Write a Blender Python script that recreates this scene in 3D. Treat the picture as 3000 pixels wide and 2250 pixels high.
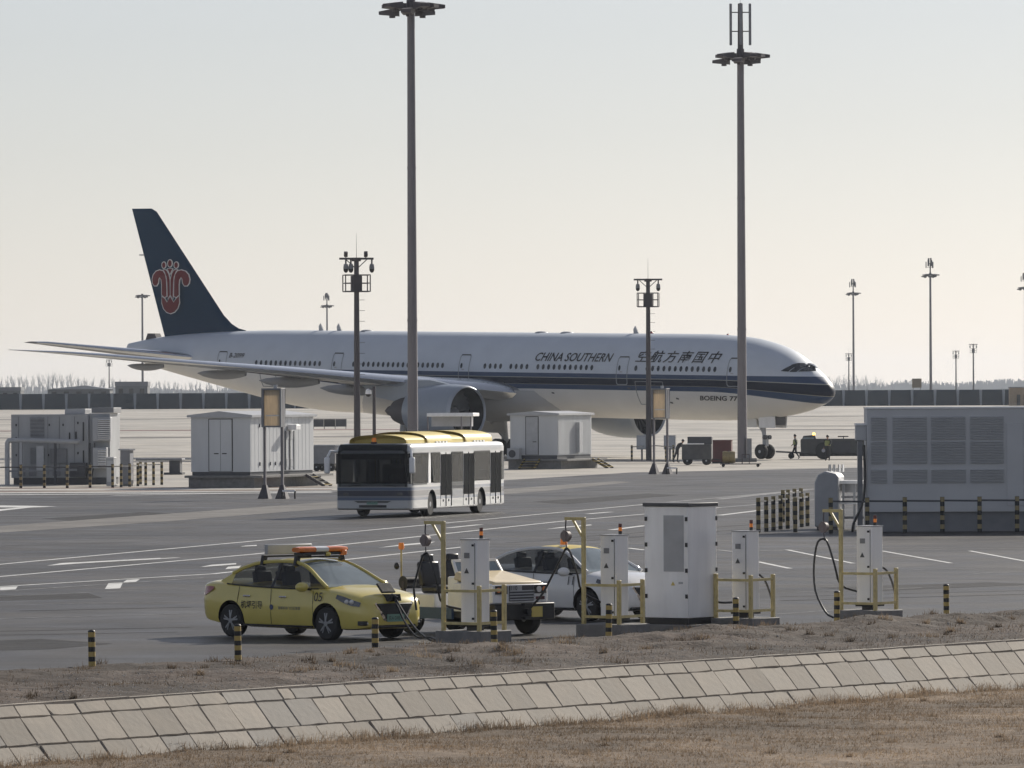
import bpy, bmesh, math, random
import numpy as np
from mathutils import Vector, Matrix, Euler

random.seed(7)
rng = np.random.default_rng(7)
R = math.radians
PI = math.pi
for _o in list(bpy.data.objects):
    bpy.data.objects.remove(_o)
SC = bpy.context.scene
COL = SC.collection

# ------------------------------------------------------------------ camera
FPX = 18500.0            # focal length in photo pixels (3000 wide)
CAMH = 4.6
HAZE = 0.00006
cam = bpy.data.cameras.new('camera')
camo = bpy.data.objects.new('camera', cam)
COL.objects.link(camo)
cam.sensor_width = 36.0
cam.lens = 36.0 * FPX / 3000.0
cam.clip_start = 1.0
cam.clip_end = 20000.0
CROT = Matrix.Rotation(R(90) + 34.0 / FPX, 3, 'X') @ Matrix.Rotation(-0.0046, 3, 'Z')
camo.matrix_world = Matrix.Translation((0, 0, CAMH)) @ CROT.to_4x4()
SC.camera = camo

# ------------------------------------------------------------------ world, sun, exposure
SUN_AZ, SUN_EL = R(33), R(27)
world = bpy.data.worlds.new('World')
SC.world = world
world.use_nodes = True
wn = world.node_tree
bg = wn.nodes['Background']
sky = wn.nodes.new('ShaderNodeTexSky')
sky.sky_type = 'NISHITA'
sky.sun_disc = False
sky.sun_elevation = SUN_EL
sky.sun_rotation = SUN_AZ
sky.altitude = 30
sky.air_density = 1.0
sky.dust_density = 0.35
sky.ozone_density = 1.0
hsv = wn.nodes.new('ShaderNodeHueSaturation')
hsv.inputs['Saturation'].default_value = 0.47
wb = wn.nodes.new('ShaderNodeMix'); wb.data_type = 'RGBA'; wb.blend_type = 'MULTIPLY'      # white balance of the whole sky
wb.inputs[0].default_value = 1.0; wb.inputs[7].default_value = (0.95, 0.955, 1.165, 1)
wn.links.new(sky.outputs[0], wb.inputs[6])
wn.links.new(wb.outputs[2], hsv.inputs['Color'])
wn.links.new(hsv.outputs[0], bg.inputs[0])
bg.inputs[1].default_value = 0.064
sun = bpy.data.lights.new('sun', 'SUN')
sun.energy = 5.0
sun.angle = R(0.6)
sun.color = (1.0, 0.93, 0.82)
suno = bpy.data.objects.new('sun', sun)
COL.objects.link(suno)
TOSUN = Vector((math.sin(SUN_AZ) * math.cos(SUN_EL), math.cos(SUN_AZ) * math.cos(SUN_EL), math.sin(SUN_EL)))
suno.rotation_euler = TOSUN.to_track_quat('Z', 'Y').to_euler()
suno.location = (60, 120, 90)
SC.view_settings.view_transform = 'Standard'
SC.view_settings.look = 'None'
SC.view_settings.gamma = 1.0
SC.view_settings.exposure = 0.20
SC.cycles.use_denoising = True
SC.cycles.max_bounces = 6
SC.cycles.diffuse_bounces = 3
SC.cycles.glossy_bounces = 3
SC.cycles.volume_bounces = 1
SC.cycles.sample_clamp_indirect = 6.0

# ------------------------------------------------------------------ helpers
def ray(px, py):
    return CROT @ Vector(((px - 1500.0) / FPX, (1125.0 - py) / FPX, -1.0))
def G(px, py, z=0.0):                       # where the ground (height z) lies under a picture point
    d = ray(px, py)
    t = (z - CAMH) / d.z
    return (d.x * t, d.y * t)
def D(px, py, Y):                           # the point at distance Y on a sight line
    d = ray(px, py)
    t = Y / d.y
    return (d.x * t, Y, CAMH + d.z * t)

class MB:
    def __init__(s):
        s.v = []; s.f = []; s.m = []; s.sm = []
    def add(s, vs, fs, m=0, smooth=False):
        k = len(s.v)
        s.v += [tuple(p) for p in vs]
        for f in fs:
            s.f.append([i + k for i in f]); s.m.append(m); s.sm.append(smooth)
        return s
    def box(s, c, size, rz=0.0, m=0, rx=0.0, ry=0.0):
        M = Euler((rx, ry, rz)).to_matrix()
        vs = []
        for i in (-1, 1):
            for j in (-1, 1):
                for k in (-1, 1):
                    vs.append(Vector(c) + M @ Vector((i * size[0] / 2, j * size[1] / 2, k * size[2] / 2)))
        return s.add(vs, [(0, 1, 3, 2), (4, 6, 7, 5), (0, 4, 5, 1), (2, 3, 7, 6), (0, 2, 6, 4), (1, 5, 7, 3)], m)
    def bx(s, x0, x1, y0, y1, z0, z1, m=0):
        return s.box(((x0 + x1) / 2, (y0 + y1) / 2, (z0 + z1) / 2), (abs(x1 - x0), abs(y1 - y0), abs(z1 - z0)), 0, m)
    def cyl(s, p0, p1, r0, r1=None, n=12, m=0, caps=True, smooth=True):
        r1 = r0 if r1 is None else r1
        p0 = Vector(p0); p1 = Vector(p1)
        d = (p1 - p0).normalized()
        a = d.orthogonal().normalized(); b = d.cross(a)
        vs = []
        for p, r in ((p0, r0), (p1, r1)):
            for i in range(n):
                t = 2 * PI * i / n
                vs.append(p + (a * math.cos(t) + b * math.sin(t)) * r)
        s.add(vs, [(i, (i + 1) % n, n + (i + 1) % n, n + i) for i in range(n)], m, smooth)
        if caps:
            s.add(vs[:n], [tuple(reversed(range(n)))], m)
            s.add(vs[n:], [tuple(range(n))], m)
        return s
    def bar(s, p0, p1, w, h=None, m=0):
        h = w if h is None else h
        p0 = Vector(p0); p1 = Vector(p1)
        d = (p1 - p0).normalized()
        up = Vector((0, 0, 1)) if abs(d.z) < 0.9 else Vector((1, 0, 0))
        a = d.cross(up).normalized(); b = a.cross(d)
        vs = []
        for p in (p0, p1):
            for i, j in ((-1, -1), (1, -1), (1, 1), (-1, 1)):
                vs.append(p + a * (i * w / 2) + b * (j * h / 2))
        return s.add(vs, [(3, 2, 1, 0), (4, 5, 6, 7), (0, 1, 5, 4), (1, 2, 6, 5), (2, 3, 7, 6), (3, 0, 4, 7)], m)
    def tube(s, pts, r, n=7, m=0):
        pts = [Vector(p) for p in pts]
        rings = []
        pa = None
        for i, p in enumerate(pts):
            d = (pts[min(i + 1, len(pts) - 1)] - pts[max(i - 1, 0)]).normalized()
            a = d.orthogonal().normalized() if pa is None else (pa - d * pa.dot(d)).normalized()
            pa = a; b = d.cross(a)
            rr = r[i] if isinstance(r, (list, tuple)) else r
            rings.append([p + (a * math.cos(2 * PI * k / n) + b * math.sin(2 * PI * k / n)) * rr for k in range(n)])
        return s.loft(rings, m, True, True)
    def loft(s, rings, m=0, caps=True, smooth=True, closed=True):
        n = len(rings[0]); vs = [p for r in rings for p in r]
        fs = []
        for i in range(len(rings) - 1):
            for k in range(n if closed else n - 1):
                fs.append((i * n + k, i * n + (k + 1) % n, (i + 1) * n + (k + 1) % n, (i + 1) * n + k))
        s.add(vs, fs, m, smooth)
        if caps:
            s.add(rings[0], [tuple(reversed(range(n)))], m)
            s.add(rings[-1], [tuple(range(n))], m)
        return s
    def lathe(s, prof, c=(0, 0, 0), axis='Z', n=20, m=0):      # prof: (radius, along)
        rings = []
        for r, h in prof:
            ring = []
            for k in range(n):
                t = 2 * PI * k / n
                x, y = r * math.cos(t), r * math.sin(t)
                p = (x, y, h) if axis == 'Z' else ((x, h, y) if axis == 'Y' else (h, x, y))
                ring.append(Vector(c) + Vector(p))
            rings.append(ring)
        return s.loft(rings, m, True, True)
    def ball(s, c, r, n=12, m=0, sx=1, sy=1, sz=1):
        prof = [(max(1e-3, math.sin(PI * i / 8)), -math.cos(PI * i / 8)) for i in range(9)]
        rings = [[Vector(c) + Vector((a * math.cos(2 * PI * k / n) * r * sx, a * math.sin(2 * PI * k / n) * r * sy, h * r * sz)) for k in range(n)] for a, h in prof]
        return s.loft(rings, m, True, True)
    def prism(s, poly, z0, z1, m=0, f=None):   # poly in (x,y), extruded in z; f maps (x,y,z)
        n = len(poly)
        f = f or (lambda x, y, z: (x, y, z))
        vs = [f(x, y, z0) for x, y in poly] + [f(x, y, z1) for x, y in poly]
        return s.add(vs, [tuple(reversed(range(n))), tuple(range(n, 2 * n))] + [(i, (i + 1) % n, n + (i + 1) % n, n + i) for i in range(n)], m)
    def mesh(s, name, mats):
        me = bpy.data.meshes.new(name)
        me.from_pydata([tuple(p) for p in s.v], [], s.f)
        for mt in (mats if isinstance(mats, (list, tuple)) else [mats]):
            me.materials.append(mt)
        me.polygons.foreach_set('material_index', s.m)
        me.polygons.foreach_set('use_smooth', s.sm)
        me.update()
        return me
    def build(s, name, mats, parent=None, bevel=0.0, fixn=True, seg=2):
        me = s.mesh(name, mats)
        if fixn:
            b = bmesh.new(); b.from_mesh(me)
            bmesh.ops.remove_doubles(b, verts=b.verts, dist=1e-5)
            bmesh.ops.recalc_face_normals(b, faces=b.faces)
            b.to_mesh(me); b.free()
            me.set_sharp_from_angle(angle=R(38))
        o = link(name, me, parent)
        if bevel:
            md = o.modifiers.new('bevel', 'BEVEL'); md.width = bevel; md.segments = seg; md.limit_method = 'ANGLE'; md.angle_limit = R(40)
            md.harden_normals = False
        return o

def link(name, me, parent=None, loc=None, rz=None):
    o = bpy.data.objects.new(name, me)
    COL.objects.link(o)
    if parent is not None: o.parent = parent
    if loc is not None: o.location = loc
    if rz is not None: o.rotation_euler = (0, 0, rz)
    return o
def thing(name, label, cat, loc=(0, 0, 0), rz=0.0, group=None, me=None):
    if len(loc) == 2: loc = (loc[0], loc[1], 0.0)
    o = link(name, me, None, loc, rz)
    if me is None: o.empty_display_size = 0.3
    return tag(o, label, cat, group)
def tag(o, label, cat, group=None):
    o['label'] = label; o['category'] = cat
    if group: o['group'] = group
    return o
def struct(o, kind='structure'):
    o['kind'] = kind
    return o
def copy_tree(o, parent=None):
    c = o.copy(); COL.objects.link(c)
    if parent is not None: c.parent = parent
    for ch in list(o.children): copy_tree(ch, c)
    return c

# ------------------------------------------------------------------ materials
def mat(name, col, rough=0.6, metal=0.0, var=0.12, scale=3.0, bump=0.0, bscale=40.0, coat=0.0, spec=0.5, rnd=0.0, detail=6.0, stretch=None, trans=0.0):
    m = bpy.data.materials.new(name); m.use_nodes = True
    nt = m.node_tree; N = nt.nodes; L = nt.links
    p = N['Principled BSDF']
    p.inputs['Roughness'].default_value = rough
    p.inputs['Metallic'].default_value = metal
    p.inputs['Coat Weight'].default_value = coat
    p.inputs['Coat Roughness'].default_value = 0.08
    p.inputs['Specular IOR Level'].default_value = spec
    tc = N.new('ShaderNodeTexCoord')
    mp = N.new('ShaderNodeMapping')
    L.new(tc.outputs['Object'], mp.inputs[0])
    if stretch: mp.inputs['Scale'].default_value = stretch
    nz = N.new('ShaderNodeTexNoise'); nz.inputs['Scale'].default_value = scale; nz.inputs['Detail'].default_value = detail
    L.new(mp.outputs[0], nz.inputs['Vector'])
    mr = N.new('ShaderNodeMapRange')
    mr.inputs['From Min'].default_value = 0.25; mr.inputs['From Max'].default_value = 0.75
    mr.inputs['To Min'].default_value = 1 - var; mr.inputs['To Max'].default_value = 1 + var
    L.new(nz.outputs['Fac'], mr.inputs['Value'])
    mul = N.new('ShaderNodeVectorMath'); mul.operation = 'SCALE'
    mul.inputs[0].default_value = col[:3]
    L.new(mr.outputs[0], mul.inputs['Scale'])
    out = mul.outputs[0]
    if rnd:
        oi = N.new('ShaderNodeObjectInfo')
        ad = N.new('ShaderNodeVectorMath'); ad.operation = 'ADD'
        L.new(tc.outputs['Object'], ad.inputs[0]); L.new(oi.outputs['Location'], ad.inputs[1]); L.new(ad.outputs[0], mp.inputs[0])
        r2 = N.new('ShaderNodeMapRange'); r2.inputs['To Min'].default_value = 1 - rnd; r2.inputs['To Max'].default_value = 1 + rnd
        L.new(oi.outputs['Random'], r2.inputs['Value'])
        m2 = N.new('ShaderNodeVectorMath'); m2.operation = 'SCALE'
        L.new(out, m2.inputs[0]); L.new(r2.outputs[0], m2.inputs['Scale']); out = m2.outputs[0]
    L.new(out, p.inputs['Base Color'])
    if bump:
        n2 = N.new('ShaderNodeTexNoise'); n2.inputs['Scale'].default_value = bscale; n2.inputs['Detail'].default_value = 4
        L.new(mp.outputs[0], n2.inputs['Vector'])
        b = N.new('ShaderNodeBump'); b.inputs['Strength'].default_value = bump; b.inputs['Distance'].default_value = 0.02
        L.new(n2.outputs['Fac'], b.inputs['Height']); L.new(b.outputs[0], p.inputs['Normal'])
    rr = N.new('ShaderNodeMapRange'); rr.inputs['To Min'].default_value = max(0.02, rough * 0.85); rr.inputs['To Max'].default_value = min(1, rough * 1.15)
    L.new(nz.outputs['Fac'], rr.inputs['Value']); L.new(rr.outputs[0], p.inputs['Roughness'])
    return m
def emit_mat(name, col, e):
    m = mat(name, col, 0.4)
    p = m.node_tree.nodes['Principled BSDF']
    p.inputs['Emission Color'].default_value = (*col, 1); p.inputs['Emission Strength'].default_value = e
    return m
def stripe_mat(name, c1, c2, period, rough=0.55, phase=0.0):     # rings of two paints up a post
    m = mat(name, c1, rough)
    nt = m.node_tree; N = nt.nodes; L = nt.links
    p = N['Principled BSDF']
    src = p.inputs['Base Color'].links[0].from_socket
    tc = N.new('ShaderNodeTexCoord'); sp = N.new('ShaderNodeSeparateXYZ'); L.new(tc.outputs['Object'], sp.inputs[0])
    a = N.new('ShaderNodeMath'); a.operation = 'MULTIPLY_ADD'; a.inputs[1].default_value = 1 / period; a.inputs[2].default_value = phase
    L.new(sp.outputs['Z'], a.inputs[0])
    fr = N.new('ShaderNodeMath'); fr.operation = 'FRACT'; L.new(a.outputs[0], fr.inputs[0])
    gt = N.new('ShaderNodeMath'); gt.operation = 'GREATER_THAN'; gt.inputs[1].default_value = 0.5; L.new(fr.outputs[0], gt.inputs[0])
    mx = N.new('ShaderNodeMix'); mx.data_type = 'RGBA'
    L.new(gt.outputs[0], mx.inputs[0]); L.new(src, mx.inputs[6]); mx.inputs[7].default_value = (*c2, 1)
    L.new(mx.outputs[2], p.inputs['Base Color'])
    return m

M = {}
M['white'] = mat('white_paint', (0.87, 0.87, 0.875), 0.4, var=0.09, scale=1.6, coat=0.3, stretch=(2.5, 2.5, .5))
M['offwhite'] = mat('cabin_panel', (0.55, 0.565, 0.58), 0.5, var=0.08, scale=1.5, stretch=(1, 1, 0.2))
M['lgrey'] = mat('light_grey_paint', (0.42, 0.43, 0.45), 0.5, var=0.1)
M['grey'] = mat('grey_paint', (0.22, 0.225, 0.24), 0.55)
M['dgrey'] = mat('dark_grey', (0.07, 0.072, 0.08), 0.6)
M['black'] = mat('black_plastic', (0.018, 0.018, 0.02), 0.5)
M['rubber'] = mat('rubber', (0.022, 0.022, 0.023), 0.8, var=0.2, scale=12)
M['cable'] = mat('cable_rubber', (0.02, 0.02, 0.022), 0.35)
M['steel'] = mat('galvanised_steel', (0.20, 0.185, 0.195), 0.55, 0.2, var=0.15, scale=2.0, stretch=(1, 1, 0.15))
M['darksteel'] = mat('painted_dark_steel', (0.075, 0.066, 0.072), 0.55, 0.1)
M['alu'] = mat('aluminium', (0.30, 0.31, 0.33), 0.4, 0.6)
M['chrome'] = mat('chrome', (0.75, 0.76, 0.78), 0.12, 1.0, var=0.03)
M['glass'] = mat('tinted_glass', (0.018, 0.021, 0.025), 0.06, var=0.05, spec=0.6)
M['wglass'] = mat('windscreen_glass', (0.20, 0.25, 0.28), 0.10, var=0.25, scale=2.2, spec=0.8)  # pale base paints in sky reflection besides dust
def see_through(name, tint, base, fac, rough):      # tinted pane: part clear, part reflecting/dusty
    m = mat(name, base, rough, var=0.2, scale=2.0, spec=0.7)
    nt = m.node_tree; N = nt.nodes; L = nt.links
    t = N.new('ShaderNodeBsdfTransparent'); t.inputs[0].default_value = (*tint, 1)
    mx = N.new('ShaderNodeMixShader'); mx.inputs[0].default_value = fac
    L.new(t.outputs[0], mx.inputs[1]); L.new(N['Principled BSDF'].outputs[0], mx.inputs[2])
    L.new(mx.outputs[0], N['Material Output'].inputs['Surface'])
    return m
M['carglass'] = see_through('car_side_glass', (.72, .75, .77), (.015, .017, .02), .5, .06)
M['carscreen'] = see_through('car_windscreen', (.7, .74, .76), (.30, .36, .40), .58, .08)  # pale blue-grey base stands in for reflected sky as well as dust
M['buspane'] = see_through('bus_tinted_pane', (.72, .74, .76), (.02, .022, .026), .48, .12)
M['buspane'].node_tree.nodes['Principled BSDF'].inputs['IOR'].default_value = 1.08
M['busglass'] = mat('bus_glass', (0.02, 0.022, 0.025), 0.12, var=0.2, scale=1.5, spec=0.05)
M['busglass'].node_tree.nodes['Principled BSDF'].inputs['IOR'].default_value = 1.06
M['yellow'] = mat('yellow_car_paint', (0.68, 0.565, 0.145), 0.3, var=0.05, coat=0.7)
M['podyellow'] = mat('yellow_roof_pods', (0.66, 0.52, 0.14), 0.45, var=0.08)
M['railyellow'] = mat('yellow_rail_paint', (0.56, 0.46, 0.21), 0.5, var=0.25, scale=8)
M['carwhite'] = mat('white_car_paint', (0.76, 0.755, 0.75), 0.3, var=0.03, coat=0.7)
M['amber'] = emit_mat('amber_lens', (0.75, 0.22, 0.03), 0.12)
M['orange'] = mat('orange_lens', (0.75, 0.20, 0.03), 0.25, var=0.15, scale=9, coat=0.6)
M['clearlens'] = mat('clear_lens', (0.75, 0.74, 0.72), 0.15, coat=0.6)
M['red'] = mat('red_lens', (0.30, 0.02, 0.02), 0.25, coat=0.5)
M['headlamp'] = mat('headlamp_glass', (0.07, 0.075, 0.085), 0.08, spec=0.8, coat=0.8)
M['plate'] = mat('green_plate', (0.16, 0.30, 0.24), 0.4, var=0.08)
M['ink'] = mat('black_lettering', (0.015, 0.015, 0.018), 0.5)
M['inkblue'] = mat('blue_lettering', (0.05, 0.07, 0.16), 0.5)
M['navy'] = mat('navy_paint', (0.012, 0.020, 0.055), 0.3, var=0.05, coat=0.4)
M['concrete'] = mat('cast_concrete', (0.20, 0.195, 0.19), 0.85, var=0.22, scale=5, bump=0.25, bscale=30)
M['tan'] = mat('tan_hood_paint', (0.74, 0.61, 0.38), 0.45, var=0.1, coat=0.3)
M['blue'] = mat('blue_skirt', (0.06, 0.11, 0.20), 0.5)
M['redbox'] = mat('red_container', (0.10, 0.028, 0.028), 0.6, var=0.2)
M['brass'] = mat('brassy_hose', (0.28, 0.22, 0.10), 0.5, var=0.3, scale=9)
M['beige'] = mat('beige_sign_face', (0.66, 0.57, 0.44), 0.55, var=0.18, scale=1.6, stretch=(6, 6, 0.8))
nt_ = M['beige'].node_tree; p_ = nt_.nodes['Principled BSDF']           # thin printed sheet, glows when the sun is behind it
tl_ = nt_.nodes.new('ShaderNodeBsdfTranslucent'); mx_ = nt_.nodes.new('ShaderNodeMixShader'); mx_.inputs[0].default_value = .42
nt_.links.new(p_.inputs['Base Color'].links[0].from_socket, tl_.inputs[0])
nt_.links.new(p_.outputs[0], mx_.inputs[1]); nt_.links.new(tl_.outputs[0], mx_.inputs[2]); nt_.links.new(mx_.outputs[0], nt_.nodes['Material Output'].inputs['Surface'])
M['skin'] = mat('skin', (0.38, 0.22, 0.15), 0.5)
M['cloth'] = mat('dark_workwear', (0.025, 0.028, 0.035), 0.85)
M['hivis'] = mat('hi_vis_vest', (0.24, 0.27, 0.10), 0.75, var=0.25)
M['striped'] = stripe_mat('black_and_yellow_rings', (0.018, 0.018, 0.018), (0.45, 0.33, 0.10), 0.165, phase=0.03)
M['fencepost'] = stripe_mat('fence_post_rings', (0.02, 0.02, 0.02), (0.30, 0.24, 0.12), 0.30, phase=0.1)
M['bark'] = mat('bare_branches', (0.10, 0.085, 0.075), 0.9)

# ------------------------------------------------------------------ lettering (built-in font), made once before the scene grows
def text_geo(s, size=1.0, shear=0.0, bold=0.0, spacing=1.0):
    cu = bpy.data.curves.new('lettering', 'FONT')
    cu.body = s; cu.size = size; cu.shear = shear; cu.offset = bold; cu.space_character = spacing
    cu.resolution_u = 3
    o = bpy.data.objects.new('lettering', cu); COL.objects.link(o)
    dg = bpy.context.evaluated_depsgraph_get()
    me = bpy.data.meshes.new_from_object(o.evaluated_get(dg))
    b = bmesh.new(); b.from_mesh(me)
    bmesh.ops.triangulate(b, faces=b.faces)
    vs = [(v.co.x, v.co.y) for v in b.verts]; fs = [[v.index for v in f.verts] for f in b.faces]
    b.free()
    bpy.data.objects.remove(o); bpy.data.curves.remove(cu); bpy.data.meshes.remove(me)
    xs = [p[0] for p in vs]; ys = [p[1] for p in vs]
    x0, y0 = min(xs), min(ys)
    return [(x - x0, y - y0) for x, y in vs], fs, max(xs) - x0, max(ys) - y0
TXT = {
    'cs': text_geo('CHINA SOUTHERN', 1.0, 0.28, 0.014),
    'cn': text_geo('空航方南国中', 1.0, 0.25, 0.010, 1.25),
    'boeing': text_geo('BOEING 777', 1.0, 0.3, 0.02),
    'reg': text_geo('B-2099', 1.0, 0.2, 0.01),
    '05': text_geo('05', 1.0, 0.25, 0.0), '11': text_geo('11', 1.0, 0.2, 0.0), '110': text_geo('110', 1.0, 0.0, 0.01),
    'lead': text_geo('机坪引导', 1.0, 0.0, 0.012), 'small': text_geo('首都机场飞行区管理', 1.0, 0.0, 0.0),
    'plate': text_geo('京A·D0512', 1.0, 0.0, 0.0),
}
def put_text(key, name, m, parent, fn, height=None, width=None):   # fn maps (u along text, v up) to a point
    vs, fs, w, h = TXT[key]
    sx = sy = 1.0
    if height: sy = height / h; sx = sy
    if width: sx = width / w; sy = sy if height else sx
    b = MB(); b.add([fn(x * sx, y * sy) for x, y in vs], fs)
    return b.build(name, m, parent, fixn=False)
# ------------------------------------------------------------------ the setting: ground sheets
def ground_mat(name, col, var, s1, s2, rough, bump, bs, tint=(1, 1, 1), joint=None, seals=0.0, stretch=(1, 1, 1), rot=0.0, spec=0.28):
    m = bpy.data.materials.new(name); m.use_nodes = True
    nt = m.node_tree; N = nt.nodes; L = nt.links
    p = N['Principled BSDF']; p.inputs['Roughness'].default_value = rough
    p.inputs['Specular IOR Level'].default_value = spec
    tc = N.new('ShaderNodeTexCoord'); mp = N.new('ShaderNodeMapping'); L.new(tc.outputs['Object'], mp.inputs[0])
    mp.inputs['Rotation'].default_value = (0, 0, rot); mp.inputs['Scale'].default_value = stretch
    def noise(sc, det=5.0, vec=None):
        n = N.new('ShaderNodeTexNoise'); n.inputs['Scale'].default_value = sc; n.inputs['Detail'].default_value = det
        L.new(vec or mp.outputs[0], n.inputs['Vector']); return n.outputs['Fac']
    def rng_(v, a, b, f0=0.3, f1=0.7):
        r = N.new('ShaderNodeMapRange'); r.inputs['From Min'].default_value = f0; r.inputs['From Max'].default_value = f1
        r.inputs['To Min'].default_value = a; r.inputs['To Max'].default_value = b; L.new(v, r.inputs['Value']); return r.outputs[0]
    def mul(a, b):
        k = N.new('ShaderNodeMath'); k.operation = 'MULTIPLY'; L.new(a, k.inputs[0]); L.new(b, k.inputs[1]); return k.outputs[0]
    a = rng_(noise(s1), 1 - var, 1 + var); b = rng_(noise(s2, 8.0), 1 - var * 0.7, 1 + var * 0.7)
    f = mul(a, b)
    if joint:                                      # saw-cut slab joints
        br = N.new('ShaderNodeTexBrick'); br.offset = 0.0; br.inputs['Scale'].default_value = 1.0
        br.inputs['Mortar Size'].default_value = 0.012; br.inputs['Brick Width'].default_value = joint; br.inputs['Row Height'].default_value = joint
        br.inputs['Color1'].default_value = (1, 1, 1, 1); br.inputs['Color2'].default_value = (0.9, 0.9, 0.9, 1); br.inputs['Mortar'].default_value = (0.45, 0.43, 0.42, 1)
        L.new(mp.outputs[0], br.inputs['Vector'])
        sp = N.new('ShaderNodeSeparateColor'); L.new(br.outputs['Color'], sp.inputs[0])
        f = mul(f, sp.outputs[0])
    if seals:                                      # rubber marks and oil stains
        n = noise(0.09, 9.0)
        f = mul(f, rng_(n, 1 - seals, 1.0, 0.34, 0.5))
    sc = N.new('ShaderNodeVectorMath'); sc.operation = 'SCALE'; sc.inputs[0].default_value = col; L.new(f, sc.inputs['Scale'])
    mx = N.new('ShaderNodeMix'); mx.data_type = 'RGBA'; mx.blend_type = 'MULTIPLY'; mx.inputs[7].default_value = (*tint, 1)
    L.new(rng_(noise(s1 * 2.3), 0, 1), mx.inputs[0]); L.new(sc.outputs[0], mx.inputs[6])
    L.new(mx.outputs[2], p.inputs['Base Color'])
    L.new(rng_(noise(s2 * 0.7), max(0.05, rough - 0.1), min(1, rough + 0.1)), p.inputs['Roughness'])
    if bump:
        bn = N.new('ShaderNodeBump'); bn.inputs['Strength'].default_value = bump; bn.inputs['Distance'].default_value = 0.03
        L.new(noise(bs, 5.0), bn.inputs['Height']); L.new(bn.outputs[0], p.inputs['Normal'])
    return m
M['asphalt'] = ground_mat('asphalt', (0.056, 0.0518, 0.0480), 0.5, 0.10, 0.55, 0.52, 0.3, 55, (0.80, 0.78, 0.77), seals=0.4, rot=R(13), spec=0.28)
M['apron'] = ground_mat('apron_concrete', (0.49, 0.458, 0.400), 0.16, 0.03, 0.5, 0.55, 0.2, 20, (0.9, 0.88, 0.86), joint=5.0, seals=0.35, rot=R(-10))
M['strip'] = ground_mat('worn_concrete_strip', (0.155, 0.146, 0.136), 0.25, 0.2, 1.8, 0.7, 0.25, 30, seals=0.2)
M['soil'] = ground_mat('dry_soil', (0.078, 0.060, 0.048), 0.55, 0.22, 2.6, 0.95, 0.9, 14, (0.66, 0.62, 0.62))
M['grassbase'] = ground_mat('dry_grass_mat', (0.19, 0.145, 0.105), 0.45, 0.3, 6.0, 0.95, 0.8, 40, (0.75, 0.72, 0.68))
M['plain'] = ground_mat('far_plain', (0.12, 0.11, 0.095), 0.2, 0.002, 0.02, 0.95, 0, 1)
def worn_paint(name, col, lo, hi):           # traffic paint rubbed through to the asphalt in spots
    m = mat(name, col, 0.6, var=0.15, scale=1.2); nt = m.node_tree; N = nt.nodes; L = nt.links; p = N['Principled BSDF']
    src = p.inputs['Base Color'].links[0].from_socket
    tc = N.new('ShaderNodeTexCoord'); nz = N.new('ShaderNodeTexNoise'); nz.inputs['Scale'].default_value = 2.6; nz.inputs['Detail'].default_value = 10; nz.inputs['Roughness'].default_value = .7
    L.new(tc.outputs['Object'], nz.inputs['Vector'])
    mr = N.new('ShaderNodeMapRange'); mr.inputs['From Min'].default_value = lo; mr.inputs['From Max'].default_value = hi; L.new(nz.outputs['Fac'], mr.inputs['Value'])
    mx = N.new('ShaderNodeMix'); mx.data_type = 'RGBA'; mx.inputs[6].default_value = (.055, .053, .052, 1)
    L.new(mr.outputs[0], mx.inputs[0]); L.new(src, mx.inputs[7]); L.new(mx.outputs[2], p.inputs['Base Color'])
    return m
M['paint'] = worn_paint('road_paint', (0.62, 0.62, 0.60), .30, .46)
M['worn'] = worn_paint('worn_road_paint', (0.33, 0.325, 0.32), .36, .60)
M['seal'] = mat('crack_seal', (0.02, 0.02, 0.021), 0.5, spec=.1)
M['patchd'] = ground_mat('repair_asphalt', (0.034, 0.033, 0.033), .3, .4, 2.5, .65, .3, 50, spec=.12)
M['tyre'] = mat('tyre_marks', (0.026, 0.025, 0.025), .7, var=.35, scale=.8, spec=.1)
M['redpaint'] = mat('red_ground_paint', (0.17, 0.085, 0.075), 0.7, var=0.3, scale=1.0)

def sheet(name, pts, z, m, kind='structure', parent=None):
    b = MB(); b.add([(x, y, z) for x, y in pts], [tuple(range(len(pts)))])
    o = b.build(name, m, parent, fixn=False)
    if o.data.polygons[0].normal.z < 0: o.data.flip_normals()
    if parent is None: struct(o, kind)
    return o

sheet('ground', [(-4200, -400), (4200, -400), (4200, 7600), (-4200, 7600)], -1.6, M['plain'])
# stone bank line (top edge) and bollard line, in plan
SB0 = Vector(G(0, 2075)); SB1 = Vector(G(3000, 1880))
U = (SB1 - SB0).normalized()                 # along the bank, to the right and away
V = Vector((U.y, -U.x))                      # down the bank, towards the grass
BANKLEN = (SB1 - SB0).length
def bank(s, t, z=0.0):                       # s along, t across (positive towards the grass)
    p = SB0 + U * s + V * t
    return (p.x, p.y, z)
BO0 = Vector(G(270, 1965)); BO1 = Vector(G(2773, 1808))
BU = (BO1 - BO0).normalized()
ED0 = BO0 - BU * 90 - Vector((BU.y, -BU.x)) * -0.9
ED1 = BO0 + BU * 330 - Vector((BU.y, -BU.x)) * -0.9
cA = Vector(G(-3000, 1470)); cB = Vector(G(1000, 1436)); cC = Vector(G(1850, 1384)); cD = Vector(G(6000, 1300))
asph = sheet('road', [tuple(ED0), tuple(ED1), (600, 330), tuple(cD), tuple(cC), tuple(cB), tuple(cA), (-260, 60)], 0.0, M['asphalt'])
FZ = 3.1                                     # the airfield climbs gently to the boundary wall
RISE0, RISE1 = 540.0, 1000.0
def fz(Y): return FZ * min(1, max(0, (Y - RISE0) / (RISE1 - RISE0)))
def GF(px, py):                              # the same on the rising far field
    d = ray(px, py); k = FZ / (RISE1 - RISE0)
    t = (-k * RISE0 - CAMH) / (d.z - k * d.y)
    return (d.x * t, d.y * t)
ab = MB()
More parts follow.
